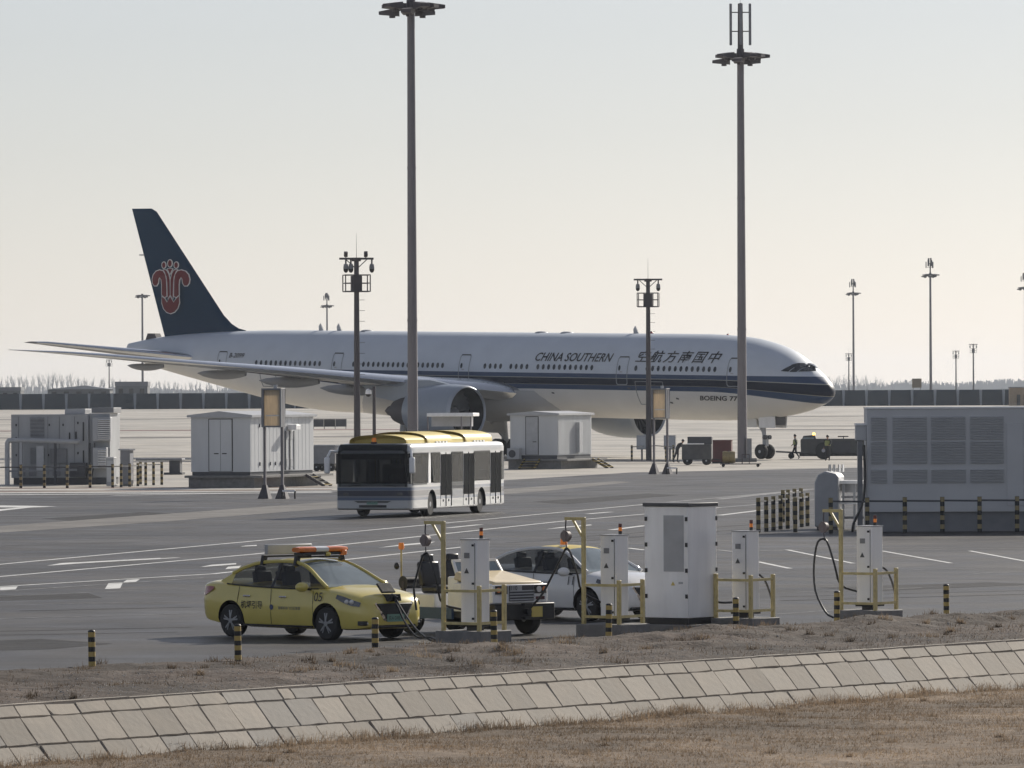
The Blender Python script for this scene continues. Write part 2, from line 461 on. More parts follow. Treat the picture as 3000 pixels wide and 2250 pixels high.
ab.add([(-1600, 150, -.006), (-1600, RISE0, -.006), (-1600, RISE1 + 60, FZ), (1600, 150, -.006), (1600, RISE0, -.006), (1600, RISE1 + 60, FZ)], [(0, 3, 4, 1), (1, 4, 5, 2)])
struct(ab.build('apron', M['apron'], None, fixn=False))
ab = MB(); ab.add([(-4100, RISE1 + 20, FZ - .15), (4100, RISE1 + 20, FZ - .15), (4100, 7500, FZ - .15), (-4100, 7500, FZ - .15)], [(0, 1, 2, 3)])
struct(ab.build('far_field', M['plain'], None, fixn=False))

# verge between road and stone bank: uneven soil
from mathutils import noise as mnoise
def fbm(x, y, sc, o=4):
    return mnoise.fractal(Vector((x * sc, y * sc, 3.7)), 0.9, 2.1, o)
def height_grid(name, s0, s1, t0, t1, step, fz, m):
    ns = int((s1 - s0) / step) + 1; ntt = int((t1 - t0) / step) + 1
    vs = []; 
    for i in range(ns):
        for j in range(ntt):
            s = s0 + (s1 - s0) * i / (ns - 1); t = t0 + (t1 - t0) * j / (ntt - 1)
            p = SB0 + U * s + V * t
            vs.append((p.x, p.y, fz(s, t)))
    fs = [(i * ntt + j, (i + 1) * ntt + j, (i + 1) * ntt + j + 1, i * ntt + j + 1) for i in range(ns - 1) for j in range(ntt - 1)]
    b = MB(); b.add(vs, fs, 0, True)
    o = b.build(name, m, None, fixn=False)
    if o.data.polygons[0].normal.z < 0: o.data.flip_normals()
    return struct(o)
def sstep(a, b, x):
    t = min(1, max(0, (x - a) / (b - a))); return t * t * (3 - 2 * t)
def verge_z(s, t):                           # t from -8 (road) to -0.25 (stones)
    e = -7.2 + 0.35 * fbm(s, 0, 0.5)
    edge = sstep(e - 0.9, e + 0.5, t)
    inner = 1 - sstep(-1.1, -0.1, t)
    k = 0.06 + 0.075 * fbm(s, t, 0.45) + 0.045 * fbm(s + 9, t, 1.6, 4)
    k += (1 - sstep(2.5, 6.5, s)) * sstep(-7.4, -6.4, t) * (1 - sstep(-5.5, -3.5, t)) * max(0, 0.06 + 0.14 * fbm(s, t + 11, 1.3, 3))
    right = sstep(12, 20, s)
    k += right * sstep(-6.9, -5.6, t) * (1 - sstep(-4.8, -3.0, t)) * (0.09 + 0.09 * fbm(s, t + 40, 0.8))
    return -0.03 + edge * (0.06 + max(-0.03, k) * (0.35 + 0.65 * inner)) - 0.02 * (1 - inner)
height_grid('verge', -14, BANKLEN + 16, -8.6, -0.1, 0.125, verge_z, M['soil'])
GZ = -0.80
def grass_z(s, t):
    return GZ + 0.05 * fbm(s, t, 0.4) + 0.03 * fbm(s, t, 1.7, 3) + 0.06 * (1 - sstep(0.2, 1.0, t))
height_grid('grass_ground', -14, BANKLEN + 16, 0.50, 26, 0.25, grass_z, M['grassbase'])
sheet('near_ground', [bank(-60, 25.5)[:2], bank(90, 25.5)[:2], bank(90, 120)[:2], bank(-60, 120)[:2]], GZ - 0.02, M['grassbase'])

# markings painted on the road, lines given by two picture points on the ground
NMARK = [0]
def line(p0, p1, w=0.2, m='paint', z=0.004):
    a = Vector(G(*p0)); b = Vector(G(*p1)); d = (b - a).normalized(); n = Vector((-d.y, d.x)) * w / 2
    NMARK[0] += 1
    return sheet('road_marking', [tuple(a + n), tuple(b + n), tuple(b - n), tuple(a - n)], z + 0.0006 * (NMARK[0] % 5), M[m], parent=asph)
def patch(pts, m='paint', z=0.004):
    NMARK[0] += 1
    return sheet('road_marking', [G(*p) for p in pts], z + 0.0006 * (NMARK[0] % 5), M[m], parent=asph)
patch([(-1500, 1672), (0, 1541), (470, 1507), (1000, 1468), (1600, 1424), (1800, 1410), (1850, 1413), (1600, 1438), (1000, 1487), (470, 1529), (0, 1561), (-1500, 1700)], 'worn', 0.003).data.materials[0] = M['strip']
line((-1400, 1782), (748, 1585)); line((748, 1585), (1900, 1477)); line((1900, 1477), (2480, 1424), 0.3, 'worn')
line((-1400, 1813), (741, 1624)); line((741, 1624), (1640, 1528)); line((1640, 1528), (2110, 1487), 0.2); line((2110,1487), (2400, 1463), 0.3, 'worn')
line((-1400, 1803), (620, 1682)); line((620, 1682), (1400, 1598))
line((-200, 1746), (597, 1693), 0.12, 'worn')
line((-40, 1814), (578, 1797), 0.13, 'worn'); line((-100, 1776), (560, 1762), 0.1, 'worn'); line((1500, 1833), (1720, 1823), 0.14, 'worn')
line((-60, 1750), (560, 1724), 0.08, 'worn'); line((420, 1640), (520, 1634), 0.25)
patch([(137, 1658), (180, 1650), (470, 1635), (470, 1638), (250, 1650)])
patch([(585, 1662), (620, 1655), (692, 1650), (692, 1654)])
patch([(703, 1602), (720, 1599), (752, 1597), (752, 1600)])
patch([(1108, 1605), (1180, 1595), (1275, 1587), (1262, 1592)])
line((1310, 1547), (1407, 1537), 0.28); patch([(1598, 1551), (1640, 1545), (1730, 1537), (1735, 1539)]); line((1722, 1506), (1790, 1500), 0.3); line((1790,1553),(1890,1540),.3)
for q in ([(307, 1726), (352, 1724), (360, 1707), (318, 1709)], [(360, 1707), (398, 1705), (410, 1697), (372, 1699)],
          [(0, 1730), (46, 1727), (52, 1718), (0, 1721)], [(660, 1668), (700, 1665), (706, 1658), (668, 1661)], [(-120, 1740), (-70, 1737), (-62, 1726), (-112, 1730)]):
    patch(q, 'paint')
patch([(-60, 1500), (0, 1497), (90, 1487), (168, 1484), (90, 1482), (0, 1481), (-60, 1482), (-60, 1486), (60, 1487), (0, 1492), (-60, 1494)])
for k in range(5):
    line((-100, 1431 + 4.8 * k), (972, 1427 + 4.0 * k), 1.7 if k < 4 else 1.5, 'paint' if k in (1, 3, 4) else 'redpaint')
line((330, 1452), (972, 1440), 0.5); line((972, 1440), (1480, 1409), .5, 'worn')
# crack sealing, repair patches and tyre marks
line((-60, 1567), (480, 1569), .12, 'seal'); line((480, 1569), (960, 1566), .12, 'seal'); line((-60, 1601), (420, 1588), .1, 'seal'); line((1480, 1590), (2100, 1560), .1, 'seal'); line((2100, 1560), (2600, 1548), .1, 'seal'); line((-60, 1838), (420, 1842), .05, 'seal'); line((2300, 1690), (3050, 1700), .05, 'seal'); line((1500, 1452), (2400, 1398), .15, 'seal')
patch([(-80, 1880), (120, 1872), (330, 1886), (150, 1902), (-80, 1908)], 'patchd', .002); patch([(120, 1520), (420, 1500), (520, 1505), (230, 1527)], 'patchd', .002); patch([(2400, 1722), (2900, 1706), (3050, 1712), (2560, 1732)], 'patchd', .002); patch([(1560, 1470), (1900, 1446), (1990, 1451), (1660, 1477)], 'patchd', .002); patch([(-60, 1746), (260, 1738), (300, 1752), (-60, 1762)], 'patchd', .002)
for a_, b_ in (((-60, 1862), (520, 1852)), ((-60, 1851), (560, 1838)), ((60, 1790), (560, 1779)), ((2290, 1760), (3050, 1740)), ((2290, 1748), (3050, 1729)), ((1600, 1580), (2300, 1530)), ((1640, 1590), (2320, 1541))): line(a_, b_, .22, 'tyre', .0015)
# bay lines on the right
line((2220, 1614), (2342, 1611), 0.3, 'worn'); line((2305, 1611), (2500, 1651), 0.14); line((2583, 1614), (2786, 1650), 0.14); line((2841, 1614), (3060, 1655), 0.14)
line((2220, 1646), (2315, 1666), 0.16); line((2100, 1611), (2160, 1618), .2, 'worn'); line((2600, 1613), (3050, 1606), .15, 'worn')
line((2660, 1670), (3050, 1661), 0.12, 'worn'); line((2850, 1681), (3050, 1673), 0.1, 'worn'); line((2104, 1463), (2370, 1434), 0.5, 'worn'); line((2107, 1510), (2230, 1495), 0.3)
line((1840, 1606), (1890, 1612), .2); line((2280, 1737), (2700, 1722), 0.1, 'worn'); line((2270, 1800), (2440, 1788), 0.1, 'worn')
# taxiway lines and worn bands far out on the apron
apr = bpy.data.objects['apron']
def far_line(y, x0, x1, w, m, slope=0.0):
    a = GF(x0, y); b = GF(x1, y + slope * (x1 - x0)); NMARK[0] += 1
    z = 0.02 + 0.0006 * (NMARK[0] % 5); kk = FZ / (RISE1 + 60 - RISE0); f = lambda Y: max(0, (Y - RISE0) * kk) + z
    q = MB(); q.add([(a[0], a[1], f(a[1])), (b[0], b[1], f(b[1])), (b[0], b[1] + w, f(b[1] + w)), (a[0], a[1] + w, f(a[1] + w))], [(0, 1, 2, 3)])
    q.build('apron_marking', M[m], apr, fixn=False)
far_line(1262, -200, 1400, 8, 'redpaint', -0.004); far_line(1226, -200, 3200, 8, 'strip', -0.004); far_line(1258, 2200, 3100, 9, 'strip', -0.003); far_line(1246, 2200, 3100, 6, 'strip', -0.003); far_line(1283, -100, 1100, 6, 'strip', -0.004)

# ------------------------------------------------------------------ stone bank: each stone a piece of the bank
bankroot = thing('stone_bank', 'sloping bank of buff grey stone slabs between soil verge and dry grass', 'stone bank', bank(0, 0))
M['stone'] = mat('bank_stone', (0.35, 0.312, 0.262), 0.85, var=0.26, scale=1.7, bump=0.28, bscale=9, rnd=0.16)
M['stone2'] = mat('grey_bank_stone', (0.335, 0.31, 0.275), 0.85, var=0.22, scale=1.7, bump=0.28, bscale=9, rnd=0.10)
M['mortar'] = mat('bank_joint', (0.15, 0.132, 0.11), 0.95)
SLA = R(48)
cs_, sn_ = math.cos(SLA), math.sin(SLA)
RZB = math.atan2(U.y, U.x)
def stone_mesh(L, W, th, jit, m, cap=False):
    b = bmesh.new()
    def j(): return random.uniform(-jit, jit)
    e = [(0, 0), (.33, 0), (.68, 0), (1, 0), (1, .5), (1, 1), (.7, 1), (.3, 1), (0, 1), (0, .45)]
    c = [(x * L + j(), y * W + j()) for x, y in e]
    if random.random() < .10: c[5] = (L * .93, W * .97)        # a broken corner
    if random.random() < .08: c[0] = (L * .06, W * .05)
    lo = [b.verts.new((x, y, -th)) for x, y in c]
    hi = [b.verts.new((x + (0.012 if x < L / 3 else -0.012 if x > L * .66 else 0), y + (0.012 if y < W / 2 else -0.012), 0.0)) for x, y in c]
    md = [b.verts.new((x, y, -0.016)) for x, y in c]
    n = len(c)
    for i in range(n):
        k = (i + 1) % n
        b.faces.new((lo[i], lo[k], md[k], md[i])); b.faces.new((md[i], md[k], hi[k], hi[i]))
    b.faces.new(hi)
    bmesh.ops.recalc_face_normals(b, faces=b.faces)
    me = bpy.data.meshes.new('stone'); b.to_mesh(me); b.free(); me.materials.append(m)
    return me
rows = [(0.0, 0.236), (0.247, 0.519), (0.777, 0.50)]        # start down the slope, length
# bedding under the stones
bb = MB()
L0, L1 = -6.0, BANKLEN + 8
bb.add([(L0, 0.0, -0.024), (L1, 0.0, -0.024), (L1, -(1.5 * cs_), -1.5 * sn_ - 0.024), (L0, -(1.5 * cs_), -1.5 * sn_ - 0.024)], [(0, 1, 2, 3)])
bb.build('joint_bed', M['mortar'], bankroot)
bankroot.rotation_euler = (0, 0, RZB)
for r, (w0, W) in enumerate(rows):
    var = [stone_mesh(0.686, W, 0.09, 0.009, M['stone'] if k < 10 else M['stone2']) for k in range(16)]
    s = L0 + 0.35 * r
    while s < L1 - 1:
        if random.random() < 0.06:
            me = stone_mesh(0.305, W, 0.09, 0.008, M['stone'])
            ln = 0.32
        else:
            zone = 0.35 if 4 < s < 9.5 else 0.06
            me = var[random.randrange(10)] if random.random() > zone else var[10 + random.randrange(6)]
            ln = 0.70
        o = link('stone', me, bankroot)
        o.location = (s, -(w0 + W) * cs_, -(w0 + W) * sn_)
        o.rotation_euler = (SLA + random.uniform(-.016, .016), random.uniform(-.012, .012), random.uniform(-.008, .008))
        s += ln
# flat cap behind the top row
for i in range(int((L1 - L0) / 0.9)):
    b = MB(); b.bx(0, 0.885, 0.0, 0.13, -0.08, 0.0)
    o = b.build('cap_stone', M['stone'], bankroot); o.location = (L0 + 0.9 * i, -0.012, 0.012 + random.uniform(-.004, .006))
bankroot.location.z = 0.035

# ------------------------------------------------------------------ dry grass, tufts and gravel (uncountable)
def blades(name, m, n, fs, ft, zf, h0, h1, wd, lean=0.5, clump=None):
    s = fs(n); t = ft(n)
    if clump is not None:
        keep = np.array([clump(a, b) > r for a, b, r in zip(s, t, rng.random(n))])
        s, t = s[keep], t[keep]; n = len(s)
    P = np.empty((n, 3, 3), dtype=np.float32)
    base = np.array([[SB0.x + U.x * a + V.x * b, SB0.y + U.y * a + V.y * b, zf(a, b)] for a, b in zip(s, t)], dtype=np.float32)
    ang = rng.uniform(0, 2 * PI, n); h = rng.uniform(h0, h1, n) * (0.6 + 0.8 * rng.random(n)); w = wd * (0.7 + 0.6 * rng.random(n))
    la = rng.uniform(0, 2 * PI, n); ll = rng.random(n) * lean * h
    P[:, 0] = base + np.stack([np.cos(ang) * w, np.sin(ang) * w, -0.01 + 0 * w], 1)
    P[:, 1] = base - np.stack([np.cos(ang) * w, np.sin(ang) * w, 0.01 + 0 * w], 1)
    P[:, 2] = base + np.stack([np.cos(la) * ll, np.sin(la) * ll, h], 1)
    me = bpy.data.meshes.new(name)
    me.vertices.add(n * 3); me.vertices.foreach_set('co', P.reshape(-1))
    me.loops.add(n * 3); me.loops.foreach_set('vertex_index', np.arange(n * 3, dtype=np.int32))
    me.polygons.add(n); me.polygons.foreach_set('loop_start', np.arange(0, n * 3, 3, dtype=np.int32))
    me.update(calc_edges=True); me.materials.append(m)
    o = link(name, me); o['kind'] = 'stuff'
    return o
M['straw'] = ground_mat('dry_grass_blades', (0.285, 0.222, 0.160), 0.42, 0.3, 6.0, 0.9, 0, 1, (0.8, 0.76, 0.72))
M['weed'] = ground_mat('dead_weeds', (0.15, 0.12, 0.092), 0.45, 0.8, 9.0, 0.9, 0, 1, (0.8, 0.76, 0.72))
for k_ in ('straw', 'weed'):                 # thin dry blades let some sun through
    nt_ = M[k_].node_tree; p_ = nt_.nodes['Principled BSDF']
    tl_ = nt_.nodes.new('ShaderNodeBsdfTranslucent'); mx_ = nt_.nodes.new('ShaderNodeMixShader'); mx_.inputs[0].default_value = .35
    nt_.links.new(p_.inputs['Base Color'].links[0].from_socket, tl_.inputs[0])
    nt_.links.new(p_.outputs[0], mx_.inputs[1]); nt_.links.new(tl_.outputs[0], mx_.inputs[2]); nt_.links.new(mx_.outputs[0], nt_.nodes['Material Output'].inputs['Surface'])
def cl_grass(a, b): return 0.75 + 0.9 * fbm(a, b, 0.9, 2)
lawn = blades('dry_grass', M['straw'], 150000, lambda n: rng.uniform(-9, BANKLEN + 7, n), lambda n: 0.58 + 12.5 * rng.random(n) ** 1.25, grass_z, 0.02, 0.055, 0.008, 1.3, cl_grass)
tag(lawn, 'dry straw-brown grass below the stone bank', 'grass')
def cl_weed(a, b): return 0.25 + 1.2 * fbm(a, b, 0.7, 3) + (0.25 if b > -3 else 0)
weeds = blades('verge_weeds', M['weed'], 22000, lambda n: rng.uniform(-9, BANKLEN + 8, n), lambda n: rng.uniform(-7.6, -0.2, n), verge_z, 0.02, 0.075, 0.008, 1.0, cl_weed)
tag(weeds, 'dead weeds on the soil verge above the stones', 'weeds')
edge = blades('bank_foot_grass', M['straw'], 22000, lambda n: rng.uniform(-9, BANKLEN + 8, n), lambda n: 0.62 + 0.5 * rng.random(n) ** 2, grass_z, 0.05, 0.15, 0.007, 0.6, lambda a, b: 0.55 + 0.9 * fbm(a, 0, 1.1, 3))
tag(edge, 'taller dry grass along the foot of the stone bank', 'grass')
def tufts(name, m, nc, per, fs, ft, zf, h0, h1, label):
    cs = rng.uniform(*fs, nc); ct = rng.uniform(*ft, nc); big = rng.random(nc) ** 2
    S = np.repeat(cs, per); T = np.repeat(ct, per); Bg = np.repeat(big, per)
    S = S + rng.normal(0, 1, len(S)) * (.04 + .12 * Bg); T = T + rng.normal(0, 1, len(T)) * (.04 + .12 * Bg)
    T = np.clip(T, ft[0], ft[1]); it = iter(range(len(S)))
    o = blades(name, m, len(S), lambda n: S, lambda n: T, zf, h0, h1, .008, .9)
    tag(o, label, 'weeds')
tufts('weed_tufts', M['weed'], 80, 42, (-8, BANKLEN + 8), (-7.3, -.35), verge_z, .04, .12, 'clumps of dead weeds standing on the soil verge')
tufts('straw_tufts', M['straw'], 45, 60, (-8, BANKLEN + 8), (-7.0, -1.5), verge_z, .04, .12, 'pale straw clumps scattered over the soil verge')
tufts('grass_tufts', M['straw'], 50, 46, (-8, BANKLEN + 7), (.75, 11), grass_z, .04, .11, 'darker grass clumps dotted over the dry lawn')
# loose gravel band
gb = MB()
for k in range(9000):
    s = random.uniform(-8, BANKLEN + 6); t = -0.4 - 4.2 * random.random() ** 1.2
    p = bank(s, t); z = verge_z(s, t); r = random.uniform(.008, .024)
    a = random.random() * 6.28; q = []
    for i in range(4): q.append((p[0] + r * math.cos(a + i * 1.57) * random.uniform(.6, 1.2), p[1] + r * math.sin(a + i * 1.57) * random.uniform(.6, 1.2), z - .005))
    q.append((p[0], p[1], z + r * random.uniform(.3, .6)))
    gb.add(q, [(0, 1, 4), (1, 2, 4), (2, 3, 4), (3, 0, 4)])
M['gravel'] = mat('gravel', (0.30, 0.29, 0.28), 0.9, var=0.4, scale=25)
go = gb.build('gravel', M['gravel'], None, fixn=False); go['kind'] = 'stuff'; tag(go, 'loose grey gravel scattered on the soil verge', 'gravel')

# ------------------------------------------------------------------ far perimeter wall, posts, woods
WY = 1000.0
WZ = fz(WY) - .35
wl = thing('perimeter_wall', 'long dark slate panelled wall with pale posts across the far airfield edge', 'wall', (0, WY, WZ))
M['wallpanel'] = mat('wall_panel', (0.014, 0.028, 0.045), 0.8, var=0.15, scale=0.3, spec=.1)
M['wallpost'] = mat('wall_post', (0.24, 0.27, 0.31), 0.8)
pm = MB(); pm.bx(-1.8, 1.8, -0.05, 0.05, -0.1, 2.46); pme = pm.mesh('wall_panel', M['wallpanel'])
qm = MB(); qm.prism([(-.24, 2.5), (.24, 2.5), (.13, -.1), (-.13, -.1)], -0.14, 0.05, f=lambda x, y, z: (x, z, y)); qme = qm.mesh('wall_post', M['wallpost'])
for i in range(-56, 57):
    link('wall_panel', pme, wl, (i * 3.62, 0, 0)); link('wall_post', qme, wl, (i * 3.62 + 1.81, -0.03, 0))

def bare_tree(h, seed, spread):
    rd = random.Random(seed); b = MB()
    def grow(p, d, ln, r, lv):
        e = p + d * ln
        b.cyl(p, e, r, r * 0.55, 3, caps=False, smooth=False)
        if lv == 0: return
        for k in range(5 if lv > 1 else 4):
            f = rd.uniform(0.35, 1.0)
            a = rd.uniform(0, 6.28); up = Vector((math.cos(a) * spread, math.sin(a) * spread, 1.0)).normalized()
            nd = (d * 0.55 + up * 0.7).normalized()
            grow(p + d * ln * f, nd, ln * rd.uniform(.42, .68), max(.022, r * .5), lv - 1)
    grow(Vector((0, 0, 0)), Vector((0, 0, 1)), h * 0.52, h * 0.012, 3)
    return b
TREES = []
for k in range(6):
    sp = (0.28, 0.35, 0.3, 0.7, 0.9, 0.32)[k]
    b = bare_tree(14, 40 + k, sp)
    n = 3
    tr = MB(); tr.cyl((0, 0, -1), (0, 0, 7), .26, .16, 6)
    TREES.append((b.mesh('crown', M['bark']), tr.mesh('trunk', M['bark'])))
def put_tree(px, ytop, Y, k, label, group):
    x, _, zt = D(px, ytop, Y)
    cm, tm = TREES[k]
    hh = max(v.co.z for v in cm.vertices)
    t = thing('bare_tree', label, 'tree', (x, Y, FZ - .2), random.uniform(0, 6), group)
    q = max(3.0, zt - FZ + .2) / hh
    t.scale = (1.2 * q, 1.2 * q, q)
    link('crown', cm, t); link('trunk', tm, t)
def tree_label(px):
    if px < 135: return 'slim bare winter tree beyond the wall behind the short grey hut and wing tip'
    if px < 330: return 'slim bare winter tree beyond the wall rising over the long low shed'
    if px < 440: return 'slim bare winter tree beyond the wall behind the flat-roofed building'
    return 'slim bare winter tree beyond the wall half hidden by the upswept rear fuselage'
TB = 'bushy bare winter tree rising over the panelled wall beyond the aircraft nose'
for i in range(78):
    px = -40 + i * 9.4 + random.uniform(-6, 6)
    top = 1128 - 26 * max(0, math.sin(px / 150.0 + 0.4)) - random.uniform(0, 18) + (8 if 210 < px < 330 else 0)
    put_tree(px, top, random.uniform(5000, 5800), random.choice((0, 1, 2, 5)), tree_label(px), 'bare trees beyond the wall on the tail side')
TB2 = 'bushy bare winter tree over the wall between the nose-side mast and the brown board'
for i in range(34):
    px = 2415 + i * 6.2 + random.uniform(-4, 4)
    top = 1098 + 22 * ((px - 2510) / 100.0) ** 2 * (1 if px > 2510 else .3) + random.uniform(-6, 8)
    put_tree(px, min(1124, top), random.uniform(5400, 6200), random.choice((3, 4, 0, 1)), TB if px < 2500 else TB2, 'bare trees beyond the wall on the nose side')
fb = MB()
for i in range(26000):
    x = random.uniform(-1700, 1700); y = random.uniform(6350, 6600)
    h = 4.6 + (11.5 if x > -130 else 9.5) + 5 * fbm(x, 0, 0.009) + 2.5 * fbm(x, 5, 0.05) + random.uniform(-7, 2)
    w = random.uniform(.5, 1.8); l = random.uniform(-2.4, 2.4)
    fb.add([(x - w, y, FZ - .3), (x + w, y, FZ - .3), (x + l + w * .3, y, h), (x + l - w * .3, y, h)], [(0, 1, 2, 3)])
fo = fb.build('far_woodland', M['bark'], None, fixn=False); fo['kind'] = 'stuff'; tag(fo, 'grey-blue band of far woodland along the horizon', 'woodland')
# ------------------------------------------------------------------ airliner
TH = R(44.3); NX, NY = 22.55, 446.0
PITCH = 0.017
AC = thing('airliner', 'twin-engine passenger jet with dark blue fin, red flower emblem and navy side stripe', 'airplane',
           (NX - 12 * math.cos(TH), NY + 12 * math.sin(TH), 0), 0)
AC.rotation_euler = (0, PITCH, -TH)
ZC = 5.86
PR = [(0, -.95, -.95, .02, -.95), (.12, -.62, -1.28, .42, -.95), (.4, -.28, -1.52, .80, -.92), (.9, .10, -1.80, 1.22, -.85), (1.6, .55, -2.06, 1.64, -.72),
      (2.4, 1.03, -2.30, 2.02, -.55), (3.2, 1.55, -2.48, 2.32, -.40), (4.1, 2.02, -2.64, 2.56, -.25), (5.2, 2.40, -2.79, 2.76, -.13), (7, 2.80, -2.95, 2.96, -.03),
      (9, 3.0, -3.05, 3.06, 0), (11.5, 3.1, -3.1, 3.1, 0), (20, 3.1, -3.1, 3.1, 0), (35, 3.1, -3.1, 3.1, 0), (48, 3.1, -3.1, 3.1, 0), (51, 3.1, -3.04, 3.1, 0), (55, 3.1, -2.62, 3.04, .10),
      (59, 3.05, -1.95, 2.82, .30), (63, 2.93, -1.25, 2.42, .62), (67, 2.72, -.55, 1.85, .98), (70.5, 2.42, .10, 1.22, 1.28), (72.6, 2.12, .62, .72, 1.42), (73.7, 1.95, 1.02, .34, 1.5)]
def prof(a):
    a = min(max(a, 0.0), 73.7)
    for i in range(len(PR) - 1):
        if PR[i][0] <= a <= PR[i + 1][0]: break
    p0, p1, p2, p3 = PR[max(i - 1, 0)], PR[i], PR[i + 1], PR[min(i + 2, len(PR) - 1)]
    h = p2[0] - p1[0]; t = (a - p1[0]) / h
    out = []
    for k in range(1, 5):
        m1 = (p2[k] - p0[k]) / max(1e-6, p2[0] - p0[0]) * h; m2 = (p3[k] - p1[k]) / max(1e-6, p3[0] - p1[0]) * h
        if i == 0: m1 = (p2[k] - p1[k]) * 1.6
        out.append((2 * t ** 3 - 3 * t ** 2 + 1) * p1[k] + (t ** 3 - 2 * t ** 2 + t) * m1 + (-2 * t ** 3 + 3 * t ** 2) * p2[k] + (t ** 3 - t ** 2) * m2)
    return out
def fus(a, z, off=0.0, side=-1):              # point on the skin at station a, height z above the axis
    zt, zb, w, zw = prof(a)
    h = (zt - zw) if z > zw else (zw - zb)
    q = max(-0.999, min(0.999, (z - zw) / h))
    y = w * math.sqrt(1 - q * q)
    nz_ = q / h; ny = y / (w * w) if w > 0 else 1
    l = math.hypot(nz_, ny) or 1
    return (12 - a, side * (y + off * ny / l), ZC + z + off * nz_ / l)
stas = [0, .05, .12, .25, .4, .6, .9, 1.2, 1.6, 2, 2.4, 2.8, 3.2, 3.7, 4.1, 4.6, 5.2, 6, 7, 8, 9, 10, 11.5, 14, 17, 20, 24, 28, 32, 36, 40, 44, 48, 49.5, 51, 53, 55, 57, 59, 61, 63, 65, 67, 69, 70.5, 71.6, 72.6, 73.2, 73.7]
rings = []
for a in stas:
    zt, zb, w, zw = prof(a)
    ring = []
    for k in range(48):
        t = 2 * PI * k / 48
        c, s = math.cos(t), math.sin(t)
        h = (zt - zw) if s > 0 else (zw - zb)
        ring.append((12 - a, max(w, .01) * c, ZC + zw + max(h, .01) * s))
    rings.append(ring)
# livery by height: pale upper, three-tone blue stripe, light belly plus painted ground bounce
def livery():
    m = mat('airliner_livery', (1, 1, 1), 0.45, var=0.05, scale=0.7, coat=0.0, spec=0.2)
    nt = m.node_tree; N = nt.nodes; L = nt.links; p = N['Principled BSDF']
    base = p.inputs['Base Color'].links[0].from_socket
    tc = N.new('ShaderNodeTexCoord'); sp = N.new('ShaderNodeSeparateXYZ'); L.new(tc.outputs['Object'], sp.inputs[0])
    def mth(op, a, b=None, c=None):
        n = N.new('ShaderNodeMath'); n.operation = op
        for i, v in enumerate((a, b, c)):
            if v is None: continue
            if isinstance(v, (int, float)): n.inputs[i].default_value = v
            else: L.new(v, n.inputs[i])
        return n.outputs[0]
    x, z = sp.outputs['X'], sp.outputs['Z']
    nose = mth('POWER', mth('MAXIMUM', mth('DIVIDE', mth('SUBTRACT', x, 3.0), 8.0), 0.0), 1.5)
    zb = mth('SUBTRACT', mth('SUBTRACT', ZC - 1.0, mth('MULTIPLY', nose, 0.72)), 0.0)
    tail = mth('MAXIMUM', mth('DIVIDE', mth('SUBTRACT', -34.0, x), 15.0), 0.0)
    zb = mth('ADD', zb, mth('MULTIPLY', tail, 1.25))
    v = mth('DIVIDE', mth('SUBTRACT', z, zb), mth('MAXIMUM', mth('SUBTRACT', ZC + 0.17, zb), 0.02))
    rp = N.new('ShaderNodeValToRGB'); rp.color_ramp.interpolation = 'CONSTANT'
    cols = [(0, (.70, .69, .67)), (.25, (.04, .07, .14)), (.395, (.40, .38, .30)), (.405, (.006, .011, .028)), (.605, (.42, .42, .38)), (.62, (.04, .07, .14)), (.75, (.57, .615, .68))]
    el = rp.color_ramp.elements
    el[0].position = 0; el[0].color = (*cols[0][1], 1); el[1].position = cols[1][0]; el[1].color = (*cols[1][1], 1)
    for q, c in cols[2:]:
        e = el.new(q); e.color = (*c, 1)
    L.new(mth('MULTIPLY_ADD', v, 0.5, 0.25), rp.inputs[0])
    mx = N.new('ShaderNodeMix'); mx.data_type = 'RGBA'; mx.blend_type = 'MULTIPLY'; mx.inputs[0].default_value = 1
    L.new(rp.outputs[0], mx.inputs[6]); L.new(base, mx.inputs[7]); L.new(mx.outputs[2], p.inputs['Base Color'])
    return m
M['livery'] = livery()
M['wing'] = mat('wing_grey', (0.25, 0.255, 0.265), 0.42, var=0.07, scale=0.5)
M['belly'] = mat('belly_grey', (0.42, 0.42, 0.42), 0.45, var=0.07, scale=0.5)
M['fin'] = mat('fin_blue', (0.003, 0.030, 0.072), 0.55, var=0.04, spec=0.08)
M['tailp'] = mat('tailplane_grey', (0.15, 0.145, 0.145), 0.45, var=0.07, scale=0.5)
M['nac'] = mat('nacelle_blue_grey', (0.28, 0.32, 0.38), 0.3, var=0.05, coat=0.2)
M['lip'] = mat('inlet_lip_metal', (0.34, 0.37, 0.42), 0.35, 0.3, var=0.04)
M['duct'] = mat('inlet_duct_lining', (0.010, 0.011, 0.014), 0.8, spec=.1)
M['edge'] = mat('polished_leading_edge', (0.72, 0.74, 0.76), 0.22, 0.85, var=0.04)
M['pane'] = mat('cabin_window', (0.02, 0.025, 0.035), 0.15)
M['line'] = mat('door_outline', (0.26, 0.28, 0.31), 0.5); M['dline'] = mat('door_top_gap', (0.03, 0.03, 0.035), 0.6)
M['emred'] = mat('emblem_red', (0.15, 0.016, 0.020), 0.6, spec=.2); M['emline'] = mat('emblem_outline', (0.68, 0.68, 0.68), 0.5)
fuse = MB().loft(rings).build('fuselage', M['livery'], AC)

